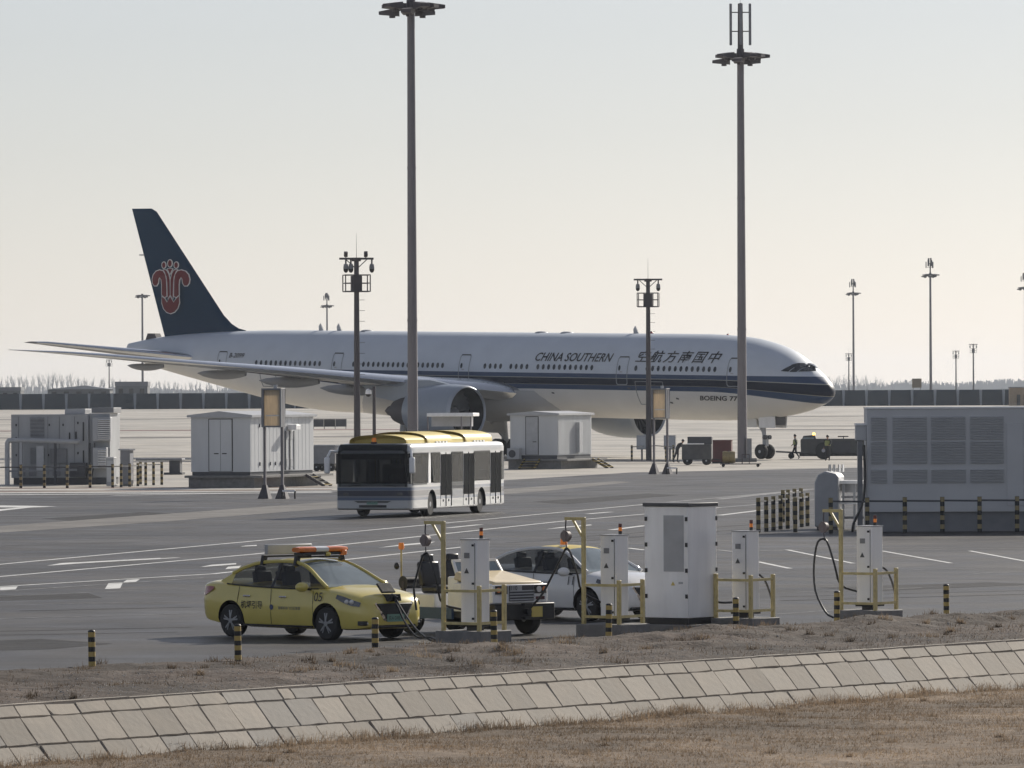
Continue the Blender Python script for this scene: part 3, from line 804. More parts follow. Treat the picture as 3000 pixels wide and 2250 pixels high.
def airfoil(c, t, n=9):                        # chord c, thickness ratio t: list of (x aft, z) round the section
    up = []; lo = []
    for i in range(n + 1):
        x = 0.5 * (1 - math.cos(PI * i / n))
        y = 5 * t * (0.2969 * math.sqrt(x) - 0.126 * x - 0.3516 * x ** 2 + 0.2843 * x ** 3 - 0.1036 * x ** 4)
        cam_ = 0.02 * math.sin(PI * x)
        up.append((x * c, (y + cam_) * c)); lo.append((x * c, (-y + cam_) * c))
    return up + lo[-2:0:-1]
def wing_obj(name, st, m, side, vertical=False, parent=AC):
    rr = []
    for y, a, c, z, t in st:
        ring = []
        for x, h in airfoil(c, t):
            ring.append((12 - (a + x), h, ZC + z) if vertical else (12 - (a + x), side * y, ZC + z + h))
        rr.append(ring)
    return MB().loft(rr).build(name, m, parent)
WST = [(1.5, 26.6, 15.2, -1.62, .12), (3.2, 28.0, 13.6, -1.35, .115), (6, 30.0, 11.3, -1.04, .105), (9.8, 32.5, 8.9, -.64, .10), (16, 36.9, 6.6, .04, .095), (22, 41.1, 4.9, .60, .09), (28, 45.4, 3.3, 1.18, .09), (30.2, 47.6, 2.2, 1.38, .09), (32.2, 50.9, .5, 1.56, .09)]
def le_strip(name, st, side, parent, w=0.05, m='edge', vertical=False):
    rr = []
    for y, a, c, z, t in st:
        af = airfoil(c, t, 9); n = len(af)
        ring = []
        for i in (3, 2, 1, 0, n - 1, n - 2):
            x, h = af[i]
            x = x - 0.012; h *= 1.05
            ring.append((12 - (a + x), h, ZC + z) if vertical else (12 - (a + x), side * y, ZC + z + h))
        rr.append(ring)
    return MB().loft(rr, caps=False, closed=False).build(name, M[m], parent)
SST = [(.8, 62.8, 7.4, .75, .09), (3, 64.5, 6.2, 1.0, .09), (10.4, 71.1, 2.6, 1.92, .09), (10.9, 72.3, 1.6, 1.98, .08)]
for side in (-1, 1):
    w = wing_obj('wing', WST, M['wing'], side)
    le_strip('leading_edge', WST[1:], side, w)
    for y, a0, ln, r in ((7.6, 37.0, 7.2, .42), (13.2, 38.5, 6.4, .40), (18.6, 40.6, 5.2, .34), (24, 43.6, 3.9, .26)):   # flap track fairings
        z = -1.35 + (y - 3) * .100 - .28
        rr = []
        for i in range(9):
            q = i / 8; rad = r * math.sin(PI * min(1, .08 + .92 * q)) ** .6 + .02
            rr.append([(12 - (a0 + ln * q), side * y + rad * .55 * math.cos(2 * PI * k / 10), ZC + z - .1 * math.sin(PI * q) + rad * math.sin(2 * PI * k / 10)) for k in range(10)])
        MB().loft(rr).build('flap_track_fairing', M['wing'], w)
    # flap lower panel lines: gap between wing box and flaps
    gp = MB()
    for (y0, a0_, z0), (y1, a1_, z1) in (((4.2, 38.4, -1.62), (9.2, 39.4, -.92)), ((10.6, 39.2, -.72), (21, 43.7, .50))):
        gp.bar((12 - a0_, side * y0, ZC + z0), (12 - a1_, side * y1, ZC + z1), .16, .05)
    gp.build('flap_gap', M['dgrey'], w)
    s = wing_obj('tailplane', SST, M['tailp'], side)
    le_strip('leading_edge', SST, side, s)
    # engine
    ey, ea, ez = 9.65 * side, 26.6, -2.72
    e = link('engine', None, AC)
    npf = [(1.76, .16), (1.80, .04), (1.85, 0.0), (1.91, .06), (1.98, .30), (2.05, 1.3), (2.03, 2.6), (1.90, 4.0), (1.70, 5.0), (1.60, 5.25)]
    def eng(pr, n=36): return [[(12 - (ea + h), ey + r * math.cos(2 * PI * k / n), ZC + ez + r * math.sin(2 * PI * k / n)) for k in range(n)] for r, h in pr]
    MB().loft(eng(npf[4:]), caps=False).build('nacelle', M['nac'], e)
    MB().loft(eng(npf[:5]), caps=False).build('inlet_lip', M['lip'], e)
    MB().loft(eng([(1.76, .16), (1.66, .8), (1.63, 1.6)]), caps=False).build('inlet_duct', M['duct'], e)
    MB().loft(eng([(1.63, 1.6), (.05, 1.6)]), caps=False).build('fan_disc', M['black'], e)
    fb2 = MB()
    for k in range(22):
        t = 2 * PI * k / 22; d = Vector((0, math.cos(t), math.sin(t))); q = Vector((0, -math.sin(t), math.cos(t))); c = Vector((12 - ea - 1.45, ey, ZC + ez))
        fb2.add([c + d * .4 - q * .06 + Vector((.1, 0, 0)), c + d * 1.6 - q * .25 + Vector((.12, 0, 0)), c + d * 1.6 + q * .18 - Vector((.08, 0, 0)), c + d * .4 + q * .08 - Vector((.08, 0, 0))], [(0, 1, 2, 3)])
    fb2.build('fan_blades', M['dgrey'], e, fixn=False)['kind'] = 'stuff'
    MB().loft(eng([(.02, 1.0), (.2, 1.1), (.42, 1.45), (.45, 1.58)], 16)).build('spinner', M['grey'], e)
    MB().loft(eng([(1.58, 5.2), (1.15, 5.6), (1.02, 6.6), (.80, 7.3), (.5, 7.4), (.35, 8.1), (.02, 8.6)])).build('core_exhaust', M['darksteel'], e)
    py = MB(); rr = []
    for a, zt_, zb_, wd in ((28.2, 1.98, 1.7, .12), (30.2, 2.30, 1.3, .34), (33.0, 2.3, .6, .36), (36, 2.2, 1.0, .2), (37.6, 2.05, 1.8, .05)):
        rr.append([(12 - a, ey - wd, ZC + ez + zb_), (12 - a, ey + wd, ZC + ez + zb_), (12 - a, ey + wd, ZC + ez + zt_), (12 - a, ey - wd, ZC + ez + zt_)])
    py.loft(rr, smooth=False).build('pylon', M['nac'], e)
# wing-body fairing
rr = []
for a, hw, zb in ((22.5, .3, -2.9), (24.5, 2.2, -3.05), (27.5, 3.2, -3.35), (33, 3.55, -3.55), (40, 3.5, -3.5), (44, 2.9, -3.3), (47, 1.6, -3.12), (49, .4, -3.0)):
    ring = []
    for k in range(16):
        t = PI + PI * k / 15
        ring.append((12 - a, hw * math.cos(t), ZC - 1.15 + (zb + 1.15) * abs(math.sin(t)) ** .75))
    rr.append(ring)
MB().loft(rr, caps=True).build('belly_fairing', M['belly'], AC)
# fin
FST = []
def finc(z):                                   # world-ish height above axis -> (a leading, a trailing)
    q = (z - 3.2) / (12.55 - 3.2)
    return 61.9 + (70.9 - 61.9) * q, 69.9 + (73.55 - 69.9) * q
for z in (2.2, 3.2, 5, 8, 11, 12.3, 12.55):
    l, t = finc(z); l += .35 if z > 12.5 else 0
    FST.append((0, l, t - l, z, .09))
fin = wing_obj('fin', FST, M['fin'], 1, True)
def fillet(a0, z0): pass
dr = []
for a, zt_, w_ in ((60.4, 3.06, .05), (61.2, 3.2, .2), (62.0, 3.55, .3), (62.8, 4.15, .34), (64.5, 4.0, .3)):
    dr.append([(12 - a, -w_, ZC + 2.7), (12 - a, w_, ZC + 2.7), (12 - a, .03, ZC + zt_), (12 - a, -.03, ZC + zt_)])
MB().loft(dr, smooth=False).build('dorsal_fillet', M['fin'], fin)
MB().bar((12 - 71.9, -.28, ZC + 8.9), (12 - 72.3, -.28, ZC + 8.9), .1, .12).build('position_lamp', M['clearlens'], fin)
def fin_pt(a, z, off):
    l, t = finc(z); c = t - l; x = min(max((a - l) / c, .002), .998)
    y = 5 * .09 * (0.2969 * math.sqrt(x) - 0.126 * x - 0.3516 * x ** 2 + 0.2843 * x ** 3 - 0.1036 * x ** 4) * c
    return (12 - a, -(y + off), ZC + z)
EMC = (1099, 660)
EMA, EMZ = 68.75, 6.45
def em(pts, grow, off, name, m):
    c = Vector((sum(p[0] for p in pts) / len(pts), sum(p[1] for p in pts) / len(pts)))
    out = []
    n = len(pts)
    ar = sum(pts[i][0] * pts[(i + 1) % n][1] - pts[(i + 1) % n][0] * pts[i][1] for i in range(n))
    for i in range(n):
        p0, p1, p2 = Vector(pts[i - 1]), Vector(pts[i]), Vector(pts[(i + 1) % n])
        d1 = (p1 - p0).normalized(); d2 = (p2 - p1).normalized()
        nn = (Vector((d1.y, -d1.x)) + Vector((d2.y, -d2.x)))
        nn = nn.normalized() if nn.length > .1 else Vector((d1.y, -d1.x))
        out.append(p1 + nn * grow * (1 if ar > 0 else -1))
    b = MB(); b.add([fin_pt(EMA - (p.x - EMC[0]) / 53.0, EMZ - (p.y - EMC[1]) / 83.0, off) for p in out], [tuple(range(n))])
    me = b.mesh(name, m); bm = bmesh.new(); bm.from_mesh(me); bmesh.ops.triangulate(bm, faces=bm.faces, ngon_method='EAR_CLIP'); bm.to_mesh(me); bm.free()
    return link(name, me, emb)
emb = link('emblem', None, fin)
half = [
    [(1043, 716), (1044, 650), (1041, 618), (1030, 601), (1022, 612), (1018, 640), (1008, 656), (992, 656), (982, 640), (980, 614), (988, 586), (1006, 564), (1030, 556), (1052, 562), (1066, 584), (1072, 620), (1074, 724), (1060, 732)],
    [(1082, 742), (1080, 640), (1076, 600), (1064, 566), (1054, 553), (1074, 556), (1088, 580), (1096, 620), (1097, 716)],
]
mid = [[(1042, 728), (1060, 740), (1077, 766), (1098, 727), (1121, 766), (1138, 740), (1156, 724), (1157, 768), (1146, 802), (1126, 826), (1100, 836), (1074, 828), (1054, 806), (1043, 770)],
       [(1082, 546), (1114, 546), (1106, 562), (1098, 582), (1090, 562)]]
for cx_, cy_, rx_, ry_ in ((1058, 523, 11, 19), (1097, 512, 12, 22), (1136, 523, 11, 19)):
    mid.append([(cx_ + rx_ * math.cos(t * PI / 6), cy_ + ry_ * math.sin(t * PI / 6)) for t in range(12)])
for pts in half + [[(2198 - x, y) for x, y in p] for p in half] + mid:
    em(pts, 6.0, .045, 'emblem_outline', M['emline']); em(pts, 0.0, .075, 'emblem_petal', M['emred'])

# skin details mapped onto the fuselage
def patch_on(name, pts, m, off, parent, sub=1):
    b = MB(); b.add([fus(a, z, off) for a, z in pts], [tuple(range(len(pts)))])
    return b.build(name, m, parent, fixn=False)
PITCHW = None
def px2a(px, z=0.6):
    lo, hi = 0.0, 73.0
    for _ in range(40):
        mdl = (lo + hi) / 2
        x, y, zz = fus(mdl, z); wx = AC.location.x + x * math.cos(TH) + y * math.sin(TH); wy = AC.location.y - x * math.sin(TH) + y * math.cos(TH)
        if 1500 + FPX * wx / wy > px: lo = mdl
        else: hi = mdl
    return lo
oval = [(math.cos(2 * PI * k / 10) * .145, math.sin(2 * PI * k / 10) * .205) for k in range(10)]
wpx = [748 + 14.3 * k for k in range(14)] + [1033 + 14.5 * k for k in range(19)] + [1418 + 15.3 * k for k in range(4)] + [1494 + 15.6 * k for k in range(4)] + [1573 + 15.8 * k for k in range(11)] + [1860, 1893] + [1909 + 16.6 * k for k in range(12)]
for px in wpx:
    a = px2a(px); patch_on('cabin_window', [(a + x, .60 + z) for x, z in oval], M['pane'], .02, fuse)
for px, big in ((2146, 1), (1820, 1), (1357, 1), (984, 1), (647, 1)):
    a = px2a(px); w, z0, z1, r = .56, -.62, 1.42, .16
    if px == 647: z0 = -.3
    d = link('door', None, fuse)
    cor = []
    for cx_, cz_, t0 in ((w - r, z1 - r, 0), (-(w - r), z1 - r, 90), (-(w - r), z0 + r, 180), (w - r, z0 + r, 270)):
        for k in range(4):
            t = R(t0 + 30 * k); cor.append((cx_ + r * math.cos(t), cz_ + r * math.sin(t)))
    n = len(cor); b = MB(); g = .06
    full = []
    for i in range(n):                          # densify the uprights so that they follow the curve of the skin
        p, q = cor[i], cor[(i + 1) % n]; seg = 6 if abs(p[1] - q[1]) > .5 else 1
        for k in range(seg): full.append((p[0] + (q[0] - p[0]) * k / seg, p[1] + (q[1] - p[1]) * k / seg))
    n = len(full)
    vs = [fus(a + x, z, .02) for x, z in full] + [fus(a + x * (1 - g / w), (z - .4) * (1 - g / 1.0) + .4, .02) for x, z in full]
    b.add(vs, [(i, (i + 1) % n, n + (i + 1) % n, n + i) for i in range(n)]); b.build('door_outline', M['line'], d, fixn=False)
    b = MB(); b.add([fus(a - w + .1, z1 + .02, .03), fus(a + w - .1, z1 + .02, .03), fus(a + w - .1, z1 - .06, .03), fus(a - w + .1, z1 - .06, .03)], [(0, 1, 2, 3)]); b.build('door_gap', M['dline'], d, fixn=False)
    patch_on('door_window', [(a + .28 + x * .8, .60 + z) for x, z in oval], M['pane'], .02, d)
    patch_on('door_handle', [(a - .05, .36), (a + .22, .36), (a + .22, .28), (a - .05, .28)], M['lgrey'], .025, d)
def tmap(a0, z0, off=.03):
    return lambda u, v: fus(a0 - u, z0 + v, off)
def wid(p0, p1, z): return px2a(p0, z) - px2a(p1, z)
put_text('cs', 'airline_name', M['ink'], fuse, tmap(px2a(1567, 1.3), 1.02), height=.62, width=wid(1567, 1792, 1.3))
put_text('cn', 'airline_name', M['ink'], fuse, tmap(px2a(1860, 1.3), 1.02), height=.86, width=wid(1860, 2108, 1.3))
put_text('boeing', 'type_name', M['ink'], fuse, tmap(px2a(2046, -1.4), -1.62), height=.34, width=wid(2046, 2172, -1.4))
put_text('reg', 'registration', M['ink'], fuse, tmap(px2a(670, 1.2), .95), height=.36, width=wid(670, 714, 1.2))
# flight deck windows
A_ = [px2a(v, .75) for v in (2388, 2351, 2346, 2321, 2317, 2290)]
for q in ([(A_[0], .52), (A_[0] + .1, .86), (A_[1] - .1, .98), (A_[1], .48)], [(A_[2], .46), (A_[2] - .1, .99), (A_[3] - .15, .98), (A_[3] + .02, .46)], [(A_[4] + .02, .48), (A_[4] - .15, .97), (A_[5] - .35, .90), (A_[5], .52)]):
    b = MB(); g = 6
    vs = []
    for i in range(g + 1):
        for k in range(g + 1):
            u, v = i / g, k / g
            lo_ = (q[0][0] + (q[3][0] - q[0][0]) * u, q[0][1] + (q[3][1] - q[0][1]) * u); hi_ = (q[1][0] + (q[2][0] - q[1][0]) * u, q[1][1] + (q[2][1] - q[1][1]) * u)
            vs.append(fus(lo_[0] + (hi_[0] - lo_[0]) * v, lo_[1] + (hi_[1] - lo_[1]) * v, .045))
    b.add(vs, [(i * (g + 1) + k, (i + 1) * (g + 1) + k, (i + 1) * (g + 1) + k + 1, i * (g + 1) + k + 1) for i in range(g) for k in range(g)], 0, True)
    b.build('flight_deck_window', M['pane'], fuse, fixn=False)
for s in (1, -1):
    b = MB()
    g = 6
    vs = []
    for i in range(g + 1):
        for k in range(g + 1):
            f = i / g; a = 2.42 - f * .02 - (k / g) * .0; t = (k / g)
            # front pane: from centreline to the corner
            ang = R(86) - t * R(32)
            aa = 1.98 + .30 * t + (1 - f) * .0 + f * .52
            zt, zb, w, zw = prof(aa)
            vs.append((12 - aa + .02, s * -(w * math.cos(ang)) * 1.004, ZC + zw + (zt - zw) * math.sin(ang) * 1.006 + .01))
    b.add(vs, [(i * (g + 1) + k, (i + 1) * (g + 1) + k, (i + 1) * (g + 1) + k + 1, i * (g + 1) + k + 1) for i in range(g) for k in range(g)], 0, True)
    b.build('windscreen', M['pane'], fuse)
# aerials, beacon, cargo door, vents
def blade(a, h, c, name='aerial', m='lgrey'):
    zt = prof(a)[0]
    MB().prism([(12 - a, ZC + zt - .1), (12 - a - c, ZC + zt - .1), (12 - a - c * 1.1, ZC + zt + h * .55), (12 - a - c * .75, ZC + zt + h)], -.04, .04, f=lambda x, y, z: (x, z, y)).build(name, M[m], fuse)
for a in (px2a(1733, 2.9) , px2a(872, 2.9), px2a(820, 2.9)): blade(a - 3.6, .55, .5)
for a in (26, 28.6, 47): MB().ball((12 - a, 0, ZC + 3.08), .5, sz=.25).build('aerial_dome', M['lgrey'], fuse)
MB().ball((12 - 17.5, 0, ZC + 3.1), .16).build('beacon', M['red'], fuse)
MB().ball((12 - 10, 0, ZC + 3.05), .1).build('beacon', M['red'], fuse)
MB().prism([(12 - 70.2, ZC + 2.3), (12 - 71.6, ZC + 2.1), (12 - 71.3, ZC + 2.75), (12 - 70.5, ZC + 2.75)], -.3, .3, f=lambda x, y, z: (x, z, y)).build('tail_intake', M['darksteel'], fuse)
for a0, a1, z0, z1 in ((55.6, 53.8, -1.2, .3), (13.5, 16.2, -2.0, -.35)):
    b = MB()
    pts = [(a0, z0), (a1, z0), (a1, z1), (a0, z1)]
    for i in range(4):
        p, q = pts[i], pts[(i + 1) % 4]
        seg = [(p[0] + (q[0] - p[0]) * k / 5, p[1] + (q[1] - p[1]) * k / 5) for k in range(6)]
        for k in range(5): b.bar(fus(*seg[k], .0), fus(*seg[k + 1], .0), .05)
    b.build('cargo_door_gap', M['grey'], fuse)
for px, py_ in ((1842, -.92), (1985, -1.6), (1968, -1.9), (1620, -1.35)):
    a = px2a(px, py_); patch_on('skin_port', [(a - .1, py_), (a + .16, py_ + .03), (a + .16, py_ + .14), (a - .1, py_ + .1)], M['dgrey'], .02, fuse)
# landing gear
def wheel_set(parent, c, r, w, name='wheel'):
    o = link(name, None, parent)
    MB().lathe([(r * .55, -w / 2), (r * .9, -w / 2), (r, -w * .3), (r, w * .3), (r * .9, w / 2), (r * .55, w / 2)], c, 'Y', 22).build('tyre', M['rubber'], o)
    MB().lathe([(r * .1, -w * .52), (r * .5, -w * .45), (r * .56, -w * .3), (r * .56, w * .3), (r * .5, w * .45), (r * .1, w * .52)], c, 'Y', 16).build('rim', M['lgrey'], o)
ng = link('nose_gear', None, AC)
zg = lambda a: -(a - 12) * PITCH
ax = 12 - 6.35; z0 = zg(6.35)
MB().cyl((ax, 0, z0 + .5), (ax - .15, 0, ZC - 2.6), .14, .17).cyl((ax + .1, 0, z0 + 1.5), (ax - 1.1, 0, ZC - 2.6), .09).bar((ax + .18, 0, z0 + .9), (ax + .15, 0, z0 + 1.7), .3, .12).build('strut', M['lgrey'], ng)
MB().cyl((ax, -.5, z0 + .53), (ax, .5, z0 + .53), .08).build('axle', M['grey'], ng)
for s in (-1, 1): wheel_set(ng, (ax, s * .38, z0 + .53), .53, .38)
for s in (-1, 1):
    MB().box((ax + .75, s * .62, ZC - 3.12), (1.55, .06, .82), rx=-s * .1).build('gear_door', M['white'], ng)
    MB().box((ax - .9, s * .5, ZC - 3.2), (1.1, .05, .62), rx=-s * .1).build('gear_door', M['livery'], ng)
MB().box((ax + 1.05, 0, ZC - 2.98), (.9, 1.0, .7)).build('gear_bay', M['dgrey'], ng)
MB().cyl((ax + .1, -.22, z0 + 1.55), (ax + .32, -.22, z0 + 1.55), .16).cyl((ax + .1, .22, z0 + 1.55), (ax + .32, .22, z0 + 1.55), .16).build('taxi_lamp', M['dgrey'], ng)
for s in (-1, 1):
    mg = link('main_gear', None, AC); ax = 12 - 37.6; z0 = zg(37.6)
    MB().cyl((ax, s * 5.5, z0 + .9), (ax, s * 5.0, ZC - 1.6), .26, .3).cyl((ax, s * 5.4, z0 + 1.4), (ax, s * 2.6, ZC - 2.6), .12).bar((ax - 1.5, s * 5.5, z0 + .68), (ax + 1.5, s * 5.5, z0 + .68), .3, .3).build('strut', M['lgrey'], mg)
    for k in (-1.45, 0, 1.45):
        for q in (-.6, .6): wheel_set(mg, (ax + k, s * 5.5 + q, z0 + .67), .67, .5)
    MB().box((ax, s * 4.0, ZC - 3.7), (2.6, .08, 1.6), rx=s * .25).build('gear_door', M['wing'], mg)
# ------------------------------------------------------------------ cars
def catmull(tab, x):
    if x <= tab[0][0]: return tab[0][1:]
    if x >= tab[-1][0]: return tab[-1][1:]
    for i in range(len(tab) - 1):
        if tab[i][0] <= x <= tab[i + 1][0]: break
    p0, p1, p2, p3 = tab[max(i - 1, 0)], tab[i], tab[i + 1], tab[min(i + 2, len(tab) - 1)]
    h = p2[0] - p1[0]; t = (x - p1[0]) / h; out = []
    for k in range(1, len(p1)):
        m1 = (p2[k] - p0[k]) / (p2[0] - p0[0]) * h; m2 = (p3[k] - p1[k]) / (p3[0] - p1[0]) * h
        out.append((2 * t ** 3 - 3 * t ** 2 + 1) * p1[k] + (t ** 3 - 2 * t ** 2 + t) * m1 + (-2 * t ** 3 + 3 * t ** 2) * p2[k] + (t ** 3 - t ** 2) * m2)
    return out
#        x     halfw  zbot  zshoulder zdeck
BT = [(-2.32, .62, .44, .86, .92), (-2.28, .72, .38, .95, 1.01), (-2.18, .81, .32, 1.01, 1.075), (-1.95, .87, .27, 1.03, 1.10), (-1.4, .895, .22, 1.01, 1.09), (-.5, .905, .20, .975, 1.03),
      (.5, .905, .20, .96, 1.02), (1.15, .905, .20, .95, 1.035), (1.55, .895, .20, .915, .995), (1.9, .87, .20, .86, .935), (2.1, .82, .21, .80, .875), (2.22, .74, .23, .73, .80), (2.30, .62, .27, .63, .69), (2.33, .54, .32, .54, .58)]
def body_ring(x):
    w, zb, zs, zc = catmull(BT, x)
    h = zs - zb
    q = [(0, zb), (.8 * w, zb), (.93 * w, zb + .04 * h), (.975 * w, zb + .15 * h), (1.0 * w, zb + .42 * h), (1.0 * w, zb + .62 * h), (.975 * w, zb + .84 * h), (.95 * w, zs - .03 * h), (.90 * w, zs + .01), (.68 * w, zs + (zc - zs) * .62), (.35 * w, zs + (zc - zs) * .93), (0, zc)]
    return [(x, y, z) for y, z in q] + [(x, -y, z) for y, z in q[-2:0:-1]]
#        x     zbelt  ztop  wbelt
CT = [(-1.72, 1.055, 1.08, .79), (-1.5, 1.02, 1.21, .825), (-1.2, 1.0, 1.365, .84), (-.85, .985, 1.465, .85), (-.35, .97, 1.515, .855), (.05, .96, 1.52, .855), (.38, .955, 1.475, .85), (.7, .955, 1.345, .84), (1.0, .96, 1.17, .825), (1.30, .97, 1.0, .80)]
def cabin_pt(x, side, t):                     # t 0..1 up the side, 1..2 over to the centreline
    zb, zt, wb = catmull(CT, x)
    hh = max(zt - zb, .004)
    wr = wb - .27 * min(1, hh / .53) - .0
    ze = zb + hh * .90
    if t <= 1:
        y = wb + (wr - wb) * (t + .18 * math.sin(PI * t) * -1 * -.4); z = zb + (ze - zb) * t
    else:
        q = t - 1; y = wr * (1 - q); z = ze + (zt - ze) * (1 - (1 - q) ** 2)
    return (x, side * y, z)
def car(name, label, cat, loc, rz, paint, number, roofkit):
    c = thing(name, label, cat, loc, rz)
    xs = sorted(set([-2.32, -2.3, -2.28, -2.23, -2.18, 2.17, 2.22, 2.27, 2.30, 2.33] + [round(-2.1 + .07 * i, 3) for i in range(61)]))
    b = MB().loft([body_ring(x) for x in xs])
    body = b.build('body', [M[paint], M['black']], c)
    cut = MB()
    for wx in (-1.34, 1.37):
        for s in (-1, 1): cut.cyl((wx, s * .55, .325), (wx, s * 1.2, .325), .385, n=28)
    co = cut.build('cutter', M['black'], c)
    md = body.modifiers.new('arch', 'BOOLEAN'); md.operation = 'DIFFERENCE'; md.solver = 'EXACT'; md.object = co
    md.material_mode = 'TRANSFER'
    dg = bpy.context.evaluated_depsgraph_get()
    nm = bpy.data.meshes.new_from_object(body.evaluated_get(dg))
    body.modifiers.clear(); body.data = nm
    bpy.data.objects.remove(co)
    nm.set_sharp_from_angle(angle=R(32))
    # cabin: roof and pillars in paint, glass as separate panels
    X = [-1.72, -1.64, -1.52, -1.38, -1.2, -1.05, -.9, -.6, -.35, -.18, .05, .25, .4, .55, .7, .85, 1.0, 1.15, 1.30]
    T = [0, .33, .66, 1, 1.25, 1.5, 1.75, 2]
    parts = {'roof': MB(), 'windscreen': MB(), 'rear_window': MB(), 'side_window': MB(), 'side_window2': MB()}
    for s in (-1, 1):
        for i in range(len(X) - 1):
            for k in range(len(T) - 1):
                xm = (X[i] + X[i + 1]) / 2; tm = (T[k] + T[k + 1]) / 2
                q = [cabin_pt(X[i], s, T[k]), cabin_pt(X[i + 1], s, T[k]), cabin_pt(X[i + 1], s, T[k + 1]), cabin_pt(X[i], s, T[k + 1])]
                if tm > 1: key = 'windscreen' if xm > .4 else ('rear_window' if xm < -1.05 else 'roof')
                else: key = 'roof' if xm < -1.4 else ('side_window' if s < 0 else 'side_window2')
                parts[key].add(q, [(0, 1, 2, 3)], 0, True)
    parts['roof'].build('roof', M[paint], c)
    parts['windscreen'].build('windscreen', M['carscreen'], c)
    parts['rear_window'].build('rear_window', M['carglass'], c)
    parts['side_window'].build('side_window', M['carglass'], c); parts['side_window2'].build('side_window', M['carglass'], c)
    for s in (-1, 1):
        b = MB(); b.tube([cabin_pt(x, s, 1.0) for x in (1.30, 1.15, 1.0, .85, .7, .55, .4, .25, .05, -.3, -.6, -.9, -1.2, -1.45)], .036, 6); b.build('pillar', M[paint], c)
        b = MB()
        for x0, x1 in ((-.14, -.22),):
            q0 = [Vector(cabin_pt(x, s, t)) + Vector((0, s * .006, 0)) for t in (0, .5, 1) for x in (x0, x1)]
            b.add(q0, [(0, 1, 3, 2), (2, 3, 5, 4)])
        b.build('door_pillar', M['black'], c, fixn=False)
        b = MB(); b.tube([Vector(cabin_pt(x, s, 0.0)) + Vector((0, s * .004, .004)) for x in (-1.5, -1.2, -.8, -.3, .2, .7, 1.1)], .013, 5); b.build('window_trim', M['black'], c)
        # mirror
        mo = link('mirror', None, c)
        MB().ball((.86, s * 1.03, 1.0), .13, 12, sx=.75, sy=1.15, sz=.72).build('mirror_shell', M[paint], mo)
        MB().bar((.9, s * .84, .95), (.88, s * .98, .97), .05, .04).build('mirror_arm', M['black'], mo)
        for hx in (.18, -.85):
            MB().box((hx, s * .908, .80), (.2, .03, .035), m=0).build('door_handle', M['chrome'] if paint == 'yellow' else M[paint], c, .008)
        # door shut lines
        b = MB()
        for lx in (1.02, -.17, -1.08):
            pts = []
            for k in range(7):
                w, zb, zs, zc = catmull(BT, lx); q = k / 6
                yy = w * (0.975 + .025 * math.sin(PI * q)) + .0015; pts.append((lx - (.12 * (1 - q) if lx < -1 else 0), s * yy, zb + .08 + (zs - zb - .1) * q))
            b.tube(pts, .005, 4)
        b.tube([(x, s * (catmull(BT, x)[0] * .978 + .002), .25) for x in (1.0, .5, 0, -.5, -1.0)], .02, 5)
        b.build('shut_line', M['black'], c)
        # wheels
        for wx in (-1.34, 1.37):
            wo = link('wheel', None, c); cc = (wx, s * .79, .318)
            MB().lathe([(.20, -.10), (.285, -.105), (.312, -.08), (.318, -.03), (.318, .03), (.312, .08), (.285, .105), (.20, .10)], cc, 'Y', 28).build('tyre', M['rubber'], wo)
            rb = MB(); rb.lathe([(.215, .02), (.225, .10), (.207, .10), (.2, .03)] if s > 0 else [(.215, -.02), (.225, -.10), (.207, -.10), (.2, -.03)], cc, 'Y', 28)
            for k in range(5):
                t = 2 * PI * k / 5 + .3
                for dt in (-.16, .16):
                    p0 = Vector(cc) + Vector((.05 * math.cos(t), s * .10, .05 * math.sin(t))); p1 = Vector(cc) + Vector((.215 * math.cos(t + dt), s * .085, .215 * math.sin(t + dt)))
                    rb.bar(p0, p1, .028, .03)
            rb.cyl(Vector(cc) + Vector((0, s * .05, 0)), Vector(cc) + Vector((0, s * .108, 0)), .06, .05, 14)
            rb.build('rim', M['alu'], wo)
            MB().cyl(Vector(cc) + Vector((0, s * .0, 0)), Vector(cc) + Vector((0, s * .03, 0)), .21, n=24).build('brake_disc', M['dgrey'], wo)
        # lamps
        def surf(x, f, off=.008):
            w, zb, zs, zc = catmull(BT, x); return w, zb, zs, zc
        lp = []
        for x, zl, zh in ((1.66, .80, .87), (1.85, .72, .83), (2.03, .665, .775), (2.19, .645, .725)):
            w, zb, zs, zc = catmull(BT, x)
            lp.append(((x, s * (w * 1.0 + .012), zl), (x + .01, s * (w * .965 + .012), zh)))
        b = MB(); vs = [p for a_ in lp for p in a_]
        b.add(vs, [(2 * i, 2 * i + 2, 2 * i + 3, 2 * i + 1) for i in range(3)], 0, True); b.build('headlight', M['headlamp'], c, fixn=False)
        hl = MB()
        for x in (1.92, 2.03):
            w = catmull(BT, x)[0]; hl.ball((x, s * (w * .985), .735), .045, 8, sx=1.2)
        hl.build('headlight_lens', M['clearlens'], c)
        tl = []
        for x, zl, zh in ((-2.27, .80, .90), (-2.15, .78, .96), (-1.98, .84, .97), (-1.84, .91, .955)):
            w = catmull(BT, x)[0]; tl.append(((x, s * (w * 1.0 + .01), zl), (x, s * (w * .955 + .014), zh)))
        b = MB(); vs = [p for a_ in tl for p in a_]
        b.add(vs, [(2 * i, 2 * i + 2, 2 * i + 3, 2 * i + 1) for i in range(3)], 0, True); b.build('taillight', M['red'], c, fixn=False)
        fg = MB(); fg.box((2.16, s * .63, .335), (.18, .30, .085), rz=-s * .55); fg.build('fog_lamp', M['black'], c, .012)
        fg = MB(); fg.box((2.185, s * .63, .335), (.16, .2, .035), rz=-s * .55); fg.build('fog_lamp_lens', M['clearlens'], c, .01)
